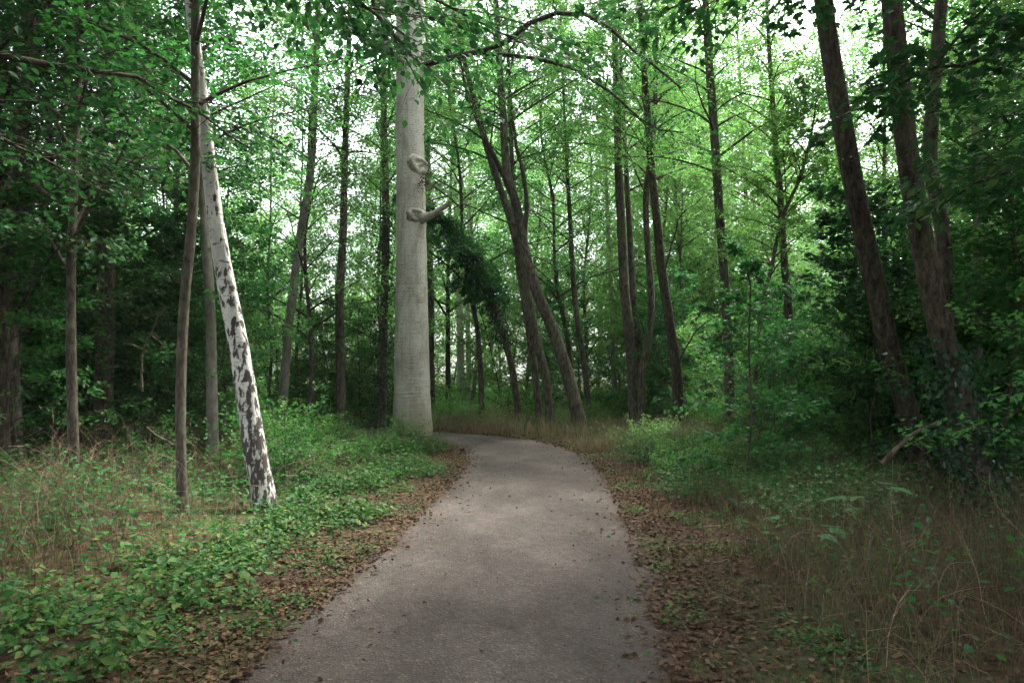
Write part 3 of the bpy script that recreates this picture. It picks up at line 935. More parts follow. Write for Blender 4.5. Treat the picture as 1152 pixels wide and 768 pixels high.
def proto_tree(name, label, cat, group, H, r0, bark, leaf, h0, n, L, nsec, nleaf, lsize, kind, seed, twigs=0, curve=.5, elev=(35, 8), sec_frac=.42, prof=.6, sides=9, width=.3, vert=.05):
    rng = np.random.default_rng(seed)
    k = 7
    z = np.linspace(-.15, H, k)
    xy = np.cumsum(rng.normal(0, curve * H / 40, (k, 2)), 0)
    xy -= xy[0]
    path = np.column_stack([xy, z])
    g, C, R = trunk_geo(rng, path, r0, max(.01, r0 * .18), sides, .4, .3)
    root = empty(name, (0, 0, 0), label, cat, group)
    a = part("trunk", g.mesh(name + "_trunk", [M[bark]]), root)
    gb, gl = Geo(), Geo()
    limbs, rad = make_limbs(rng, C, R, h0, 1.0, n, L, elev, prof=prof)
    foliate(rng, gb, gl, limbs, rad, nsec, sec_frac, nleaf, lsize, kind, twigs, sides=4, width=width, vert=vert)
    b = part("branches", gb.mesh(name + "_branches", [M['twig']]), root)
    c = part("crown", gl.mesh(name + "_crown", [M[leaf]]), root)
    PARTS[root.name] = [a, b, c]
    return root


def blocked(x, y, R, hgt, soft=0.0):
    """True when a plant here would stand in front of a pointed-out trunk"""
    if y < .5:
        return False
    px = 576 + x / y * 800
    rp = R * 800 / y
    top = 422 - (hgt - EYE) / y * 800
    for a, b, hy, pix, w in HERO:
        if hy <= y + .1 or px + rp < a or px - rp > b:
            continue
        for (qx, qy) in pix:
            if abs(qx - px) < rp + w * .5 + 2 and qy > top and qy < 422 + (EYE) / hy * 800:
                if soft and random.random() < soft:
                    continue
                return True
    return False


USED = set()


def put(protos, i, x, y, sc, tall=1.0):
    p = protos[i % len(protos)]
    z = gh1(x, y)
    rz = random.uniform(0, 6.28)
    s = (sc, sc, sc * tall)
    if p.name not in USED:
        USED.add(p.name)
        p.location = (x, y, z); p.rotation_euler = (0, 0, rz); p.scale = s
        return p
    return clone(p, (x, y, z), rz, s)


GB = "trees of the wood beyond the bend"
bgt = [proto_tree("background_tree", "slender leafy tree standing in the hazy wood beyond the bend", "tree", GB, H, r, bk, lf, h0, n, L, 8, nl, ls, 'rhomb', sd, curve=cv, width=.55, vert=.14)
       for (H, r, bk, lf, h0, n, L, nl, ls, sd, cv) in (
           (16, .09, 'bark_brown', 'leaf_light', .10, 46, 3.2, 54, .11, 101, .6),
           (18, .11, 'bark_grey', 'leaf_light', .14, 48, 3.6, 54, .11, 102, .5),
           (12, .06, 'bark_brown', 'leaf_light', .06, 36, 2.8, 50, .10, 103, .8),
           (19, .12, 'bark_red', 'leaf_light', .20, 46, 3.8, 54, .11, 104, .4),
           (15, .08, 'bark_pale', 'leaf_light', .12, 38, 3.0, 50, .10, 105, .5),
           (11, .06, 'bark_grey', 'leaf_light', .05, 38, 2.8, 50, .10, 106, .8))]
pts = []
tries = 0
while len(pts) < 88 and tries < 9000:
    tries += 1
    y = 21 + 57 * random.random()
    x = random.uniform(-.82, .82) * y
    if y < 27 and -5 < x < 7: continue
    if any((x - a) ** 2 + (y - b) ** 2 < 3.0 ** 2 for a, b in pts):
        continue
    if abs(sdist([x], [y])[0]) < 2.5:
        continue
    pts.append((x, y))
pts = [(6.4, 25.6), (8.6, 30.5), (5.0, 32.5), (10.4, 34), (11.5, 29), (1.0, 28.5), (3.2, 31), (7.2, 37), (12.5, 37), (9.2, 40), (3.0, 42), (14.5, 32), (-2.6, 29), (5.2, 45), (15, 38), (17, 44), (8, 50), (1, 47), (-2, 52), (11, 55), (4.5, 58), (20, 52), (14, 60), (-7, 46), (0, 62), (8, 66), (24, 60), (17, 68), (-5, 60), (12.4, 48), (3, 70), (21, 37), (6.4, 30.6), (10.2, 30.5), (-12, 40), (-15, 48), (3.0, 30), (5.2, 27), (-1.8, 31), (.6, 34), (7.2, 31), (3.6, 37), (-.6, 40), (-4.4, 27.5), (9.5, 28), (-3, 36), (6, 36)] + [p for p in pts if p[1] > 42 or not -5 < p[0] < 9]
pts = [p for i_, p in enumerate(pts) if not any((p[0] - q[0]) ** 2 + (p[1] - q[1]) ** 2 < 2.2 for q in pts[:i_])]
for i, (x, y) in enumerate(pts):
    put(bgt, random.randrange(6) if i > 5 else i, x, y, random.uniform(.85, 1.1) * (1 + max(0, y - 38) / 60))

GM = "mid-distance filler trees of the wood"
mt = [proto_tree("forest_tree", "leafy young tree in the wood to the side of the path", "tree", "young trees beside the path", H, r, bk, lf, h0, n, L, 8, nl, ls, 'rhomb', sd, curve=.5, width=.42, vert=.09)
      for (H, r, bk, lf, h0, n, L, nl, ls, sd) in (
          (13, .075, 'bark_brown', 'leaf_mid', .22, 40, 3.0, 60, .09, 111),
          (14, .085, 'bark_brown', 'leaf_mid', .26, 40, 3.2, 60, .09, 112),
          (12, .07, 'bark_brown', 'leaf_dark', .14, 44, 3.0, 60, .095, 113),
          (13, .06, 'bark_brown', 'leaf_light', .16, 38, 3.0, 46, .09, 114))]
mp = []
tries = 0
while len(mp) < 44 and tries < 6000:
    tries += 1
    y = random.uniform(10, 25)
    x = random.uniform(-.85, .85) * y
    s = sdist([x], [y])[0]
    if abs(s) < 3.6 or any((x - a) ** 2 + (y - b) ** 2 < 2.6 ** 2 for a, b in mp):
        continue
    if y < 23 and 590 < 576 + x / y * 800 < 1000:
        continue
    if blocked(x, y, .25, 14):
        continue
    mp.append((x, y))
mp += [(-9.2, 13.5), (-13, 17), (-7.4, 17.6), (-5.6, 19.6), (-10.5, 20.5), (-8, 23), (12.6, 14), (14, 19)]
mp = [p for p in mp if not (p[1] < 17.8 and 225 < 576 + p[0] / p[1] * 800 < 650)]
for i, (x, y) in enumerate(mp):
    k = 3 if (i > 3 and 225 < 576 + x / y * 800 < 470 and random.random() < .8) else (2 if x < -3 and random.random() < .35 else (3 if x > -3 and random.random() < .8 else random.randrange(2))) if i > 3 else i
    put(mt, k, x, y, random.uniform(.85, 1.2))

roof = [proto_tree("shade_canopy_tree", "tall tree added for shade, its crown closing over the path", "tree", "tall trees added to shade the path", 17, .14, 'bark_brown', 'leaf_mid', .50, 44, 5.0, 9, 105, .12, 'rhomb', 115, curve=.3)]  # high crowns added above the frame to hold skylight off the near path
for (x, y) in ((-5.2, 3.5), (-5.5, -2.5), (5.6, 1.0), (4.6, -4), (-1.5, -7), (6.2, 6.3), (-7.6, 7.2), (3.5, -9), (-5, -9), (7.5, 10), (-8, 11.5), (0.2, -4.0), (2.6, -1.5), (-3.2, -4.2), (1.2, -6.2), (-6.3, 1), (-4.7, 2.6), (-6.6, 5.0), (4.3, 1.4), (-3.9, .9), (-5.7, 6.0), (-7.2, 9.2), (6.6, 8.6), (-4.2, -7), (-2.9, 0.5), (-5.6, 4.6), (6.8, 3.6), (5.4, -1), (-8.8, 3)):
    put(roof, 0, x, y, random.uniform(.95, 1.15))

# roof of unseen trees added for shade at the sides and behind
for (x, y) in ((-4.6, 1.2), (5.4, 2.4), (-4.4, -1.5), (-7.5, 1.5), (-6.5, -3), (-11, 4), (-9, 8.5), (-13, 12), (-5.5, -7), (-10, -2), (7, 1), (6.5, -3.5), (10.5, 4.5), (9, 8), (12.5, 10), (5, -8), (10, -1), (0.5, -12), (14, 15), (-15, 16)):
    put(mt, random.randrange(3), x, y, random.uniform(1.1, 1.35))

GS = "saplings in the understorey"
sap = [proto_tree("sapling", "waist to head high sapling with flat leafy sprays in the understorey", "sapling", GS, H, r, 'twig', lf, .08, n, L, 6, nl, ls, kd, sd, twigs=3, curve=1.2, elev=(30, 0), sec_frac=.45, sides=6)
       for (H, r, lf, n, L, nl, ls, kd, sd) in (
           (4.6, .022, 'leaf_mid', 30, 1.6, 30, .085, 'ovate', 121),
           (3.4, .018, 'leaf_mid', 24, 1.4, 28, .08, 'ovate', 122),
           (5.6, .028, 'leaf_dark', 34, 1.9, 28, .10, 'lobed', 123),
           (4.0, .020, 'leaf_dark', 28, 1.6, 28, .095, 'lobed', 124),
           (3.0, .014, 'leaf_light', 22, 1.3, 28, .075, 'rhomb', 125))]
sp = []
tries = 0
while len(sp) < 150 and tries < 12000:
    tries += 1
    left = random.random() < .52
    y = random.uniform(7.5, 27)
    x = random.uniform(-.85 * y, -1) if left else random.uniform(1, .85 * y)
    s = sdist([x], [y])[0]
    R = 1.2
    if abs(s) < (3.4 if y < 14 else 2.7) or any((x - a) ** 2 + (y - b) ** 2 < 1.05 ** 2 for a, b in sp):
        continue
    if 690 < 576 + x / y * 800 < 980 and (y < 13 or random.random() < .5):
        continue
    if blocked(x, y, .9, 3.6, soft=.05):
        continue
    sp.append((x, y))
for i, (x, y) in enumerate(sp):
    if i < 5: k = i
    elif 576 + x / y * 800 < 230: k = random.choice((2, 3, 2, 3, 0, 1))
    elif y > 15: k = random.choice((4, 4, 0, 4, 1))
    else: k = random.choice((0, 1, 0, 1, 4, 3))
    put(sap, k, x, y, random.uniform(.75, 1.2))

lp = []
tries = 0
while len(lp) < 100 and tries < 5000:
    tries += 1
    y = random.uniform(22, 52)
    x = random.uniform(-.78, .78) * y
    if abs(sdist([x], [y])[0]) < 2.6 or any((x - a) ** 2 + (y - b) ** 2 < 4 for a, b in lp) or blocked(x, y, .6, 4, soft=.3):
        continue
    lp.append((x, y))
    put([sap[4]], 0, x, y, random.uniform(1.3, 2.3))

def proto_bush(name, label, cat, group, H, W, leaf, nst, nl, ls, kind, seed):
    rng = np.random.default_rng(seed)
    root = empty(name, (0, 0, 0), label, cat, group)
    k = 6
    az = rng.uniform(0, 6.28, nst)
    s = np.linspace(0, 1, k)
    L = H * rng.uniform(.6, 1.15, nst)
    e = np.radians(rng.uniform(35, 85, nst))[:, None] - s[None] ** 1.5 * np.radians(rng.uniform(10, 60, nst))[:, None]
    a = az[:, None] + np.cumsum(rng.normal(0, .12, (nst, k)), 1)
    d = np.stack([np.cos(a) * np.cos(e), np.sin(a) * np.cos(e), np.sin(e)], -1)
    b0 = np.stack([rng.normal(0, W * .25, nst), rng.normal(0, W * .25, nst), np.full(nst, -.03)], -1)
    pts_ = b0[:, None] + np.concatenate([np.zeros((nst, 1, 3)), np.cumsum(d[:, :-1] * (L / (k - 1))[:, None, None], 1)], 1)
    rad = (.004 + .003 * L)[:, None] * (1 - .7 * s)[None]
    gb, gl = Geo(), Geo()
    foliate(rng, gb, gl, pts_, rad, 6, .38, nl, ls, kind, 0, width=.4, vert=.04, start=.12, sides=4, tilt=.5)
    b = part("stems", gb.mesh(name + "_stems", [M['twig']]), root)
    c = part("foliage", gl.mesh(name + "_foliage", [M[leaf]]), root)
    PARTS[root.name] = [b, c]
    return root


bush = [proto_bush("bush", "low leafy bush growing in the undergrowth between the trunks", "bush", "bushes in the undergrowth", H, W, lf, n, nl, ls, kd, sd)
        for (H, W, lf, n, nl, ls, kd, sd) in (
            (1.3, 1.0, 'leaf_mid', 16, 20, .07, 'rhomb', 141),
            (1.0, 1.1, 'leaf_light', 16, 20, .07, 'rhomb', 142),
            (1.7, 1.2, 'leaf_mid', 20, 20, .075, 'rhomb', 143),
            (1.2, 1.0, 'leaf_light', 18, 22, .06, 'rhomb', 144))]
# a lone sapling and a seedling with broad pale leaves on the right verge
s1 = proto_tree("sapling", "thin dark sapling standing alone in the grass on the right", "sapling", None, 3.3, .016, 'twig', 'leaf_mid', .10, 22, .95, 6, 24, .08, 'ovate', 131, twigs=3, curve=.6, elev=(25, 0), sides=6)
for (px, yy, k, sc) in ((868, 11.5, 1, .7), (915, 12.5, 4, .7), (985, 13, 1, .8), (1130, 9.8, 0, .9)):
    put(sap, k, (px - 576) / 800 * yy, yy, sc)
for (px, yy, k, sc) in ((770, 11.5, 1, .6), (800, 12.5, 3, .7), (750, 13.5, 3, .6), (840, 12, 1, .6), (905, 10.5, 2, .5), (735, 16, 1, .7), (960, 9.5, 0, .6), (870, 9.0, 3, .45), (345, 11.5, 3, .5), (400, 13, 1, .5), (335, 13.5, 3, .65), (425, 14.2, 1, .45), (372, 15, 3, .6), (300, 11, 1, .5), (497, 23, 3, .9), (528, 23.6, 1, .9), (556, 23.2, 3, .8), (596, 24, 1, .9), (640, 22.5, 3, .8), (672, 21.5, 1, .8), (470, 23.5, 1, 1.0)):
    put(bush, k, (px - 576) / 800 * yy, yy, sc)
p = U(843, 553, 10)
s1.location = (p[0], 10, gh1(p[0], 10))


bp = []
tries = 0
while len(bp) < 200 and tries < 20000:
    tries += 1
    y = 9 + 36 * random.random() ** 1.2
    x = random.uniform(-.8, .8) * y
    s = sdist([x], [y])[0]
    if abs(s) < (3.2 if y < 16 else 2.3) or any((x - a) ** 2 + (y - b) ** 2 < .85 ** 2 for a, b in bp):
        continue
    if y < 24 and blocked(x, y, .6, 1.2, soft=.2):
        continue
    bp.append((x, y))
for i, (x, y) in enumerate(bp):
    put(bush, i if i < 4 else (random.choice((1, 3, 1, 3, 0)) if y > 14 else random.randrange(4)), x, y, random.uniform(.7, 1.15) * (1.15 if y > 22 else .85))

# ------------------------------------------------------------------ ground cover


def scatter(n, xr, yr, fn, rng, ypow=1.0):
    """n points in a box accepted with probability fn(x, y, s)"""
    xs, ys = [], []
    got = 0
    while got < n:
        x = rng.uniform(*xr, n * 2); y = yr[0] + (yr[1] - yr[0]) * rng.uniform(0, 1, n * 2) ** ypow
        s = sdist(x, y)
        m = rng.uniform(0, 1, n * 2) < fn(x, y, s)
        xs.append(x[m]); ys.append(y[m]); got += int(m.sum())
        if m.sum() == 0: break
    x = np.concatenate(xs)[:n]; y = np.concatenate(ys)[:n]
    return x, y


def stuff(name, g, mats):
    o = part(name, g.mesh(name, mats), None)
    o['kind'] = "stuff"
    return o


# weeds: leafy plants on the verges
def weed_geo(g, rng, x, y, H, nl, ls, kind='ovate', mat=0, spread=.16, stem=True):
    z = gh(x, y)
    n = len(x)
    base = np.stack([x, y, z], -1)
    lean = rng.normal(0, .22, (n, 2)) * H[:, None]
    t = (np.arange(nl)[None] + rng.uniform(.2, 1, (n, nl))) / nl
    t = .25 + .75 * t
    a = rng.uniform(0, 6.28, (n, 1)) + np.arange(nl)[None] * 2.2 + rng.normal(0, .4, (n, nl))
    r = spread * rng.uniform(.25, 1, (n, nl)) * (1.25 - t * .8)
    px = base[:, None, 0] + lean[:, None, 0] * t ** 2 + np.cos(a) * r
    py = base[:, None, 1] + lean[:, None, 1] * t ** 2 + np.sin(a) * r
    pz = base[:, None, 2] + H[:, None] * t - r * .25
    pos = np.stack([px, py, pz], -1).reshape(-1, 3)
    ax = np.stack([np.cos(a), np.sin(a), rng.normal(-.15, .3, a.shape)], -1).reshape(-1, 3)
    nm = np.array([0, 0, 1.0]) + rng.normal(0, .38, (n * nl, 3))
    sz = (ls * rng.uniform(.6, 1.25, (n, nl)) * (1.2 - .5 * t)).reshape(-1)
    leaves(g, pos, ax, nm, sz, kind, mat)
    if stem:
        s = np.linspace(0, 1, 4)
        P = base[:, None] + np.stack([lean[:, 0:1] * s ** 2, lean[:, 1:2] * s ** 2, H[:, None] * s - .02], -1)
        tubes(g, P, np.broadcast_to(.0028 * (1 - .6 * s)[None], (n, 4)), 3, mat)


rng = np.random.default_rng(21)
g = Geo()
f = lambda x, y, s: ((s < -1.75 + .25 * np.sin(y * 1.7)) & (s > -2.95 + .3 * np.sin(y * 1.1))) * (.04 + .96 * (pnoise(x, y, 2.1, 1) > .45)) * np.where(s < -2.9, .3, 1)
x, y = scatter(460, (-6, 0), (3.0, 18), f, rng, 1.0)
weed_geo(g, rng, x, y, rng.uniform(.08, .36, len(x)) * (.6 + .8 * pnoise(x, y, 1.1, 5)), 12, .07)
x, y = scatter(110, (-6, 0), (3.0, 16), f, rng, 1.0)
weed_geo(g, rng, x, y, rng.uniform(.2, .42, len(x)), 14, .082, spread=.18)
x, y = scatter(330, (-6, 0), (3.0, 18), f, rng, 1.0)
weed_geo(g, rng, x, y, rng.uniform(.10, .30, len(x)), 16, .05, kind='lobed', spread=.13)
# smaller sprigs at the litter edge, both sides
f = lambda x, y, s: (((s < -1.2) & (s > -2.2)) | ((s > 1.25) & (s < 2.4))) * (pnoise(x, y, 2.6, 2) > .56)
x, y = scatter(900, (-5, 6), (3.0, 19), f, rng, 1.2)
weed_geo(g, rng, x, y, rng.uniform(.03, .11, len(x)), 7, .042, spread=.08)
stuff("verge_weeds", g, [M['leaf_verge']])

g = Geo()
f = lambda x, y, s: ((s < -2.6) | (s > 2.3)) * (pnoise(x, y, .8, 3) > .35) * (.4 + .6 * (y > 8))
x, y = scatter(190, (-8, -2), (4.5, 11), lambda x, y, s: (s < -3) * (.25 + .75 * (pnoise(x, y, 1.6, 13) > .4)), rng)
weed_geo(g, rng, x, y, rng.uniform(.15, .6, len(x)), 12, .075, spread=.18)
x, y = scatter(4600, (-22, 22), (4.0, 30), f, rng, 1.1)
weed_geo(g, rng, x, y, rng.uniform(.15, .55, len(x)), 12, .08, spread=.2, stem=False)
stuff("undergrowth", g, [M['leaf_mid']])
g = Geo()
f = lambda x, y, s: ((s < -2.4) | (s > 2.0)) * (pnoise(x, y, .5, 9) > .25)
x, y = scatter(7000, (-50, 50), (22, 75), f, rng, 1.1)
weed_geo(g, rng, x, y, rng.uniform(.2, .9, len(x)), 12, .15, kind='rhomb', spread=.4, stem=False)
stuff("distant_undergrowth", g, [M['leaf_light']])

# the paler low shrubs at the right of the path, middle distance
g = Geo()
f = lambda x, y, s: ((s > 1.9) & (s < 4.2)) * (pnoise(x, y, 1.3, 4) > .3)
x, y = scatter(620, (0, 6), (7.5, 15.5), f, rng)
weed_geo(g, rng, x, y, rng.uniform(.2, .6, len(x)), 16, .06, spread=.2)
stuff("pale_verge_weeds", g, [M['leaf_verge']])


def grass_geo(g, rng, x, y, H, w, bend, mat=0, seg=4):
    n = len(x)
    z = gh(x, y)
    a = rng.uniform(0, 6.28, n)
    b = bend * rng.uniform(.2, 1.3, n)
    s = np.linspace(0, 1, seg + 1)
    hx = H[:, None] * np.sin(b[:, None] * s) / np.maximum(b[:, None], .05)
    zz = H[:, None] * s * np.cos(b[:, None] * s * .9)
    sid = rng.uniform(0, 6.28, n)
    W = (w * (1 - s ** 1.6 * .95))[None]
    cx = x[:, None] + np.cos(a)[:, None] * hx * s * b[:, None]
    cy_ = y[:, None] + np.sin(a)[:, None] * hx * s * b[:, None]
    L = np.stack([cx - np.cos(sid)[:, None] * W, cy_ - np.sin(sid)[:, None] * W, z[:, None] + zz - .01], -1)
    R = np.stack([cx + np.cos(sid)[:, None] * W, cy_ + np.sin(sid)[:, None] * W, z[:, None] + zz - .01], -1)
    V = np.stack([L, R], 2)      # n, seg+1, 2, 3
    k = seg + 1
    i = np.arange(seg)
    q = np.stack([i * 2, i * 2 + 1, i * 2 + 3, i * 2 + 2], -1)
    Q = (q[None] + (np.arange(n) * k * 2)[:, None, None]).reshape(-1, 4)
    g.add(V.reshape(-1, 3), Q, None, mat, False)


# tall dry grass: right verge, round the beech, left behind the weeds
g = Geo()
f = lambda x, y, s: (s > 1.45) * np.where(s < 2.1, .35, 1) * (pnoise(x, y, 1.4, 6) > .25) * np.where(s > 9, .3, 1)
x, y = scatter(26000, (1, 16), (3.0, 22), f, rng, 1.35)
grass_geo(g, rng, x, y, rng.uniform(.18, .75, len(x)), .0028, 1.1)
f = lambda x, y, s: (s < -2.9) * np.where(s > -3.3, .4, 1) * (pnoise(x, y, 1.2, 7) > .3) * np.where(s < -8, .25, 1)
x, y = scatter(15000, (-14, -1), (3.5, 19), f, rng, 1.2)
grass_geo(g, rng, x, y, rng.uniform(.15, .6, len(x)), .0026, 1.1)
f = lambda x, y, s: np.exp(-((x + 2.3) ** 2 + (y - 16.6) ** 2) / 1.6) * (np.abs(s) > 1.25)
x, y = scatter(1800, (-5, 1), (13.5, 19), f, rng)
grass_geo(g, rng, x, y, rng.uniform(.15, .45, len(x)), .003, 1.0, 1)
f = lambda x, y, s: (s > 1.3) * (s < 4.5) * (pnoise(x, y, 1.1, 8) > .3)
x, y = scatter(5000, (-6, 9), (15, 26), f, rng)
grass_geo(g, rng, x, y, rng.uniform(.25, .8, len(x)), .0045, .9, 1)
stuff("dry_grass", g, [M['grass_dry'], M['grass_straw']])

g = Geo()
f = lambda x, y, s: (np.abs(s) > 1.2) * np.where(np.abs(s) < 2.4, pnoise(x, y, 3.1, 3) > .55, .6)
x, y = scatter(22000, (-10, 12), (3.0, 22), f, rng, 1.35)
hh = np.where(np.abs(sdist(x, y)) < 2.4, .09, .28) * rng.uniform(.5, 1.3, len(x))
grass_geo(g, rng, x, y, hh, .0022, 1.2, seg=3)
stuff("green_grass", g, [M['grass_green']])

# dead arching stems with side twigs
def stems(g, rng, x, y, H, r):
    n = len(x)
    z = gh(x, y)
    k = 7
    s = np.linspace(0, 1, k)
    az = rng.uniform(0, 6.28, n)
    e = np.radians(rng.uniform(50, 90, n))[:, None] - s[None] ** 1.4 * np.radians(rng.uniform(10, 150, n))[:, None] + np.cumsum(rng.normal(0, .13, (n, k)), 1)
    a = az[:, None] + np.cumsum(rng.normal(0, .3, (n, k)), 1)
    d = np.stack([np.cos(a) * np.cos(e), np.sin(a) * np.cos(e), np.sin(e)], -1)
    P = np.stack([x, y, z - .02], -1)[:, None] + np.concatenate([np.zeros((n, 1, 3)), np.cumsum(d[:, :-1] * (H / (k - 1))[:, None, None], 1)], 1)
    tubes(g, P, r * (1 - .75 * s)[None] * np.ones((n, 1)), 3)
    for j in (2, 3, 4, 5):
        td = unit(d[:, j] + rng.normal(0, .6, (n, 3)))
        tl = H * rng.uniform(.12, .35, n)
        ss = np.linspace(0, 1, 3)
        tubes(g, P[:, j][:, None] + (td * tl[:, None])[:, None] * ss[None, :, None], r * .5 * (1 - .6 * ss)[None] * np.ones((n, 1)), 3)


g = Geo()
f = lambda x, y, s: (s < -3.0) * (s > -8) * (pnoise(x, y, 1.0, 11) > .3)
x, y = scatter(520, (-9, -2), (3.6, 13), f, rng, 1.1)
stems(g, rng, x, y, rng.uniform(.35, 1.15, len(x)), .0032)
f = lambda x, y, s: (s > 2.0) * (s < 9) * (pnoise(x, y, 1.0, 12) > .25)
x, y = scatter(560, (1, 11), (3.2, 14), f, rng, 1.2)
stems(g, rng, x, y, rng.uniform(.3, .95, len(x)) * np.where(y < 5, .7, 1), .0026)
stuff("dead_stems", g, [M['dead_stem']])

# leaf litter
g = Geo()
def litter(n, xr, yr, f, ls, lift=.012, yp=1.3, kind='ovate', mat=0):
    x, y = scatter(n, xr, yr, f, rng, yp)
    m = len(x)
    s = np.abs(sdist(x, y))
    z = np.where(s < HALF, .038 * (1 - (s / HALF) ** 2) + .008, gh(x, y)) + lift * rng.uniform(.3, 1.6, m)
    a = rng.uniform(0, 6.28, m)
    ax = np.stack([np.cos(a), np.sin(a), rng.normal(0, .18, m)], -1)
    nm = np.array([0, 0, 1.0]) + rng.normal(0, .5, (m, 3))
    leaves(g, np.stack([x, y, z], -1), ax, nm, ls * rng.uniform(.5, 1.25, m), kind, mat, 1.1)


litter(26000, (-7, 7), (2.8, 20), lambda x, y, s: (np.abs(s) > 1.14) * np.exp(-np.maximum(np.abs(s) - 1.7, 0) * 1.5) * (.35 + .65 * (pnoise(x, y, 3.3, 6) > .35)), .043)
litter(5000, (-7, 7), (2.8, 22), lambda x, y, s: np.exp(-((np.abs(s) - 1.3) / .22) ** 2) * (np.abs(s) > .9), .045, yp=1.2)
litter(420, (-3, 3), (2.8, 19), lambda x, y, s: (np.abs(s) < 1.05) * (.35 + .65 * np.abs(s)), .036, .004, 1.0)
litter(3800, (-3, 3), (2.8, 19), lambda x, y, s: (np.abs(s) < 1.1) * (.2 + .8 * np.abs(s) ** 2), .014, .002, 1.0)
litter(4000, (-14, 14), (15, 24), lambda x, y, s: (np.abs(s) > 1.0) * (np.abs(s) < 2.6), .07, yp=1)
litter(150, (-3, 3), (2.8, 14), lambda x, y, s: (np.abs(s) < 1.9) * (np.abs(s) > .8), .04, .004, 1.2, mat=1)
stuff("fallen_leaves", g, [M['litter'], M['leaf_verge']])

# sticks and twigs lying about
g = Geo()
f = lambda x, y, s: (np.abs(s) > 1.0) * np.exp(-np.maximum(np.abs(s) - 2.2, 0) * .8)
x, y = scatter(520, (-7, 7), (2.8, 18), f, rng, 1.3)
n = len(x)
s5 = np.linspace(0, 1, 5)
a = rng.uniform(0, 6.28, n); L = rng.uniform(.06, .34, n) * rng.uniform(.3, 1, n)
P = np.stack([x, y, gh(x, y) + rng.uniform(.01, .04, n)], -1)[:, None] + (np.stack([np.cos(a), np.sin(a), rng.normal(.02, .08, n)], -1) * L[:, None])[:, None] * s5[None, :, None]
P = P + np.cumsum(rng.normal(0, .006, (n, 5, 3)), 1) * np.array([1, 1, .3])
tubes(g, P, rng.uniform(.001, .0032, (n, 1)) * (1 - .5 * s5)[None], 4)
stuff("fallen_twigs", g, [M['dead_stem']])

# seedlings with large pale leaves on the right
def seedling(px, py, Y, label, seed, nl, ls, H):
    rng = np.random.default_rng(seed)
    p = U(px, py, Y)
    gz = gh1(p[0], Y)
    root = empty("maple_seedling", (p[0], Y, gz), label, "seedling", "broad-leaved maple seedlings on the right verge")
    gs, gl = Geo(), Geo()
    a = np.arange(nl) * 2.4 + rng.uniform(0, 1)
    s = np.linspace(0, 1, 4)
    tubes(gs, (np.array([.02, 0, H]) * s[:, None])[None], .005 * (1 - .4 * s)[None], 5)
    tip = np.stack([np.cos(a) * .2, np.sin(a) * .2, H * rng.uniform(.75, 1.05, nl)], -1)
    st = np.stack([.0 * a, .0 * a, H * rng.uniform(.6, .95, nl)], -1)
    tubes(gs, st[:, None] + (tip - st)[:, None] * s[None, :, None], .002 * np.ones((nl, 4)), 3)
    leaves(gl, tip, np.stack([np.cos(a), np.sin(a), -.1 + 0 * a], -1), np.array([0, 0, 1.0]) + rng.normal(0, .15, (nl, 3)), ls * rng.uniform(.8, 1.1, nl), 'lobed', 0)
    part("stem", gs.mesh("seedling_stem", [M['twig']]), root)
    part("leaves", gl.mesh("seedling_leaves", [M['leaf_pale']]), root)


seedling(978, 560, 6.6, "seedling with the largest pale lobed leaves in the dark grass on the right", 1, 6, .2, .52)
seedling(905, 590, 6.2, "pale lobed seedling left of the largest-leaved one on the right", 2, 6, .16, .38)
seedling(938, 585, 6.9, "small pale lobed seedling between the two larger ones on the right", 3, 4, .13, .36)

# fallen wood
def wood(name, label, cat, P, r0, r1, mat, seed, twigs=0):
    rng = np.random.default_rng(seed)
    P = np.array(P, float)
    base = P[0].copy(); base[2] = gh1(base[0], base[1])
    C = resample(P - base, 12) + rng.normal(0, r0 * .12, (12, 3))
    g = Geo()
    tubes(g, C[None], np.linspace(r0, r1, 12)[None] * (1 + .1 * rng.standard_normal((1, 12))), 9)
    for j in range(twigs):
        k = rng.integers(3, 10)
        d = unit(C[k + 1] - C[k] + rng.normal(0, .6, 3)) * rng.uniform(.2, .5) * np.linalg.norm(P[-1] - P[0])
        s = np.linspace(0, 1, 5)
        tubes(g, (C[k] + d * s[:, None] + np.cumsum(rng.normal(0, .01, (5, 3)), 0))[None], (r1 * .7 + .001) * (1 - .7 * s)[None], 5)
    me = g.mesh(name, [M[mat]])
    o = part(name, me, None)
    o.location = base
    o['label'] = label; o['category'] = cat


wood("fallen_branch", "thick pale broken branch propped in the grass before the stout reddish trunks", "branch", [U(992, 522, 8.6), U(1008, 505, 8.6), U(1028, 488, 8.6), U(1056, 474, 8.6)], .03, .02, 'deadwood', 1, 1)
wood("fallen_log", "dark rotten log lying behind the birch foot in dry leaves", "log", [U(318, 552, 10.2) * [1, 1, 0] + [0, 0, .16], U(345, 552, 10.3) * [1, 1, 0] + [0, 0, .2], U(372, 548, 10.5) * [1, 1, 0] + [0, 0, .17]], .07, .05, 'bark_brown', 2, 2)
wood("dead_branch", "pale bare forked branch standing in the dark left thicket", "branch", [U(160, 440, 9.4), U(160, 400, 9.4), U(172, 370, 9.3), U(186, 345, 9.2)], .016, .006, 'deadwood', 3, 4)
wood("dead_branch", "pale broken twigs lying against the slender brown trunk", "branch", [U(166, 482, 8.6), U(180, 492, 8.6), U(196, 500, 8.6), U(210, 508, 8.5)], .012, .006, 'deadwood', 4, 4)
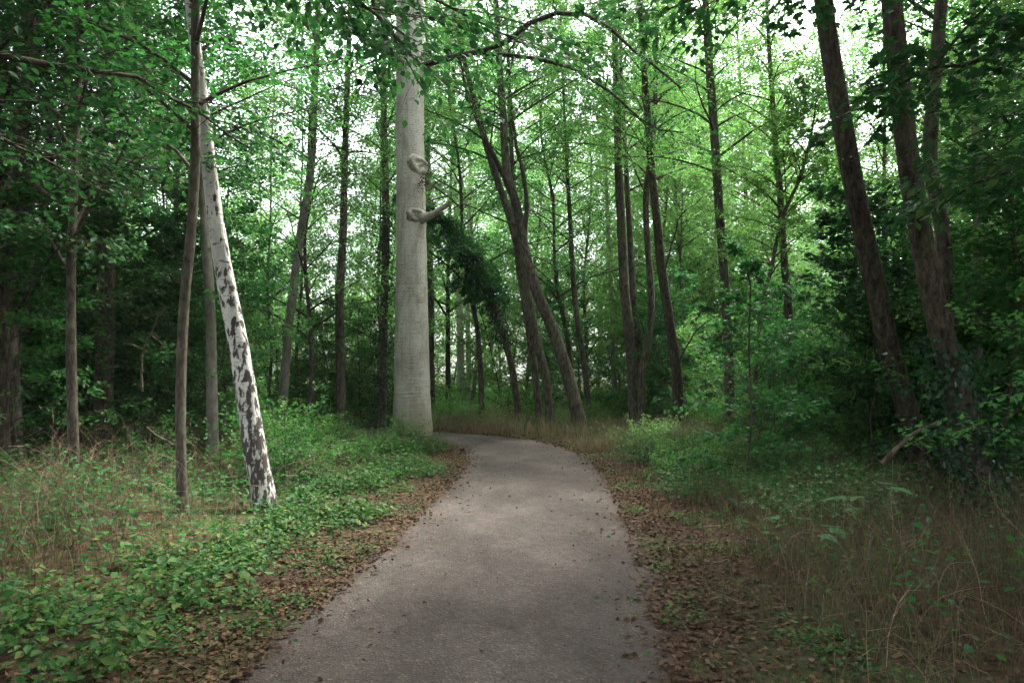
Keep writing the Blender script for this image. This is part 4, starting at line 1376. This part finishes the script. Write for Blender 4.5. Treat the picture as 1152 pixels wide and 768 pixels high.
# say where each repeated plant stands: by the pointed-out tree it is beside
LAND = [(3, "the trunk cut by the left border"), (83, "the thin straight trunk on the left"), (119, "the thick thicket trunk"), (204, "the slender brown trunk"), (268, "the white birch"),
        (322, "the thin grey leaning trunk"), (383, "the dark upright trunk"), (463, "the big beech"), (522, "the pale double trunk"), (572, "the bent ivy tree"), (612, "the leaning clump"),
        (655, "the thin wavy trunk"), (710, "the close dark pair"), (760, "the reddish leaning trunk"), (820, "the lone straight trunk"), (888, "the slim brown trunk"),
        (1005, "the first big reddish trunk"), (1078, "the stoutest reddish trunk"), (1100, "the trunk nearest the right border")]
ORD = ["nearest", "second nearest", "third nearest", "fourth nearest", "fifth nearest", "sixth nearest", "seventh nearest", "eighth nearest", "ninth nearest", "tenth nearest"] + \
      [w + " nearest" for w in "eleventh twelfth thirteenth fourteenth fifteenth sixteenth seventeenth eighteenth nineteenth twentieth".split()] + ["farther"] * 60
NOUN = {"sapling": "flat-sprayed sapling", "bush": "low leafy bush", "background_tree": "slender hazy tree", "forest_tree": "young leafy tree"}
slots = {}
for o in COL.objects:
    if o.type == 'EMPTY' and o.get('group') and o.name.split('.')[0] in NOUN:
        x, y = o.location.x, o.location.y
        px = 576 + x / max(y, .1) * 800
        if y < 3 or px < -60 or px > 1212:
            o['label'] = NOUN[o.name.split('.')[0]] + (" left" if x < 0 else " right") + " of the path beside the camera, outside the view"
            continue
        c = min(LAND, key=lambda l: abs(l[0] - px))
        slots.setdefault((o.name.split('.')[0], c, px < c[0]), []).append((y, o))
for (nm, c, lf), lst in slots.items():
    lst.sort(key=lambda t: t[0])
    for i_, (y, o) in enumerate(lst):
        o['label'] = ORD[i_] + " " + NOUN[nm] + (" just left of " if lf else " just right of ") + c[1]

# air: thin haze through the whole wood
def haze(density):
    x, y0, y1, z0, z1 = 520, -520, 520, -1.5, 27.0
    g = Geo()
    v = [(-x, y0, z0), (x, y0, z0), (x, y1, z0), (-x, y1, z0), (-x, y0, z1), (x, y0, z1), (x, y1, z1), (-x, y1, z1)]
    g.add(v, [(0, 3, 2, 1), (4, 5, 6, 7), (0, 1, 5, 4), (1, 2, 6, 5), (2, 3, 7, 6), (3, 0, 4, 7)], None, 0, False)
    m = bpy.data.materials.new("haze")
    m.use_nodes = True
    nt = m.node_tree
    nt.nodes.remove(nt.nodes["Principled BSDF"])
    pv = nt.nodes.new("ShaderNodeVolumePrincipled")
    pv.inputs['Color'].default_value = (.90, .96, .94, 1)
    pv.inputs['Density'].default_value = density
    pv.inputs['Anisotropy'].default_value = .3
    nt.links.new(pv.outputs[0], nt.nodes["Material Output"].inputs['Volume'])
    o = part("haze", g.mesh("haze", [m]), None)
    o['kind'] = "stuff"


haze(0.0003)
print("OBJECTS", len(bpy.data.objects), "bg", len(pts), "mid", len(mp), "sap", len(sp), "bush", len(bp))
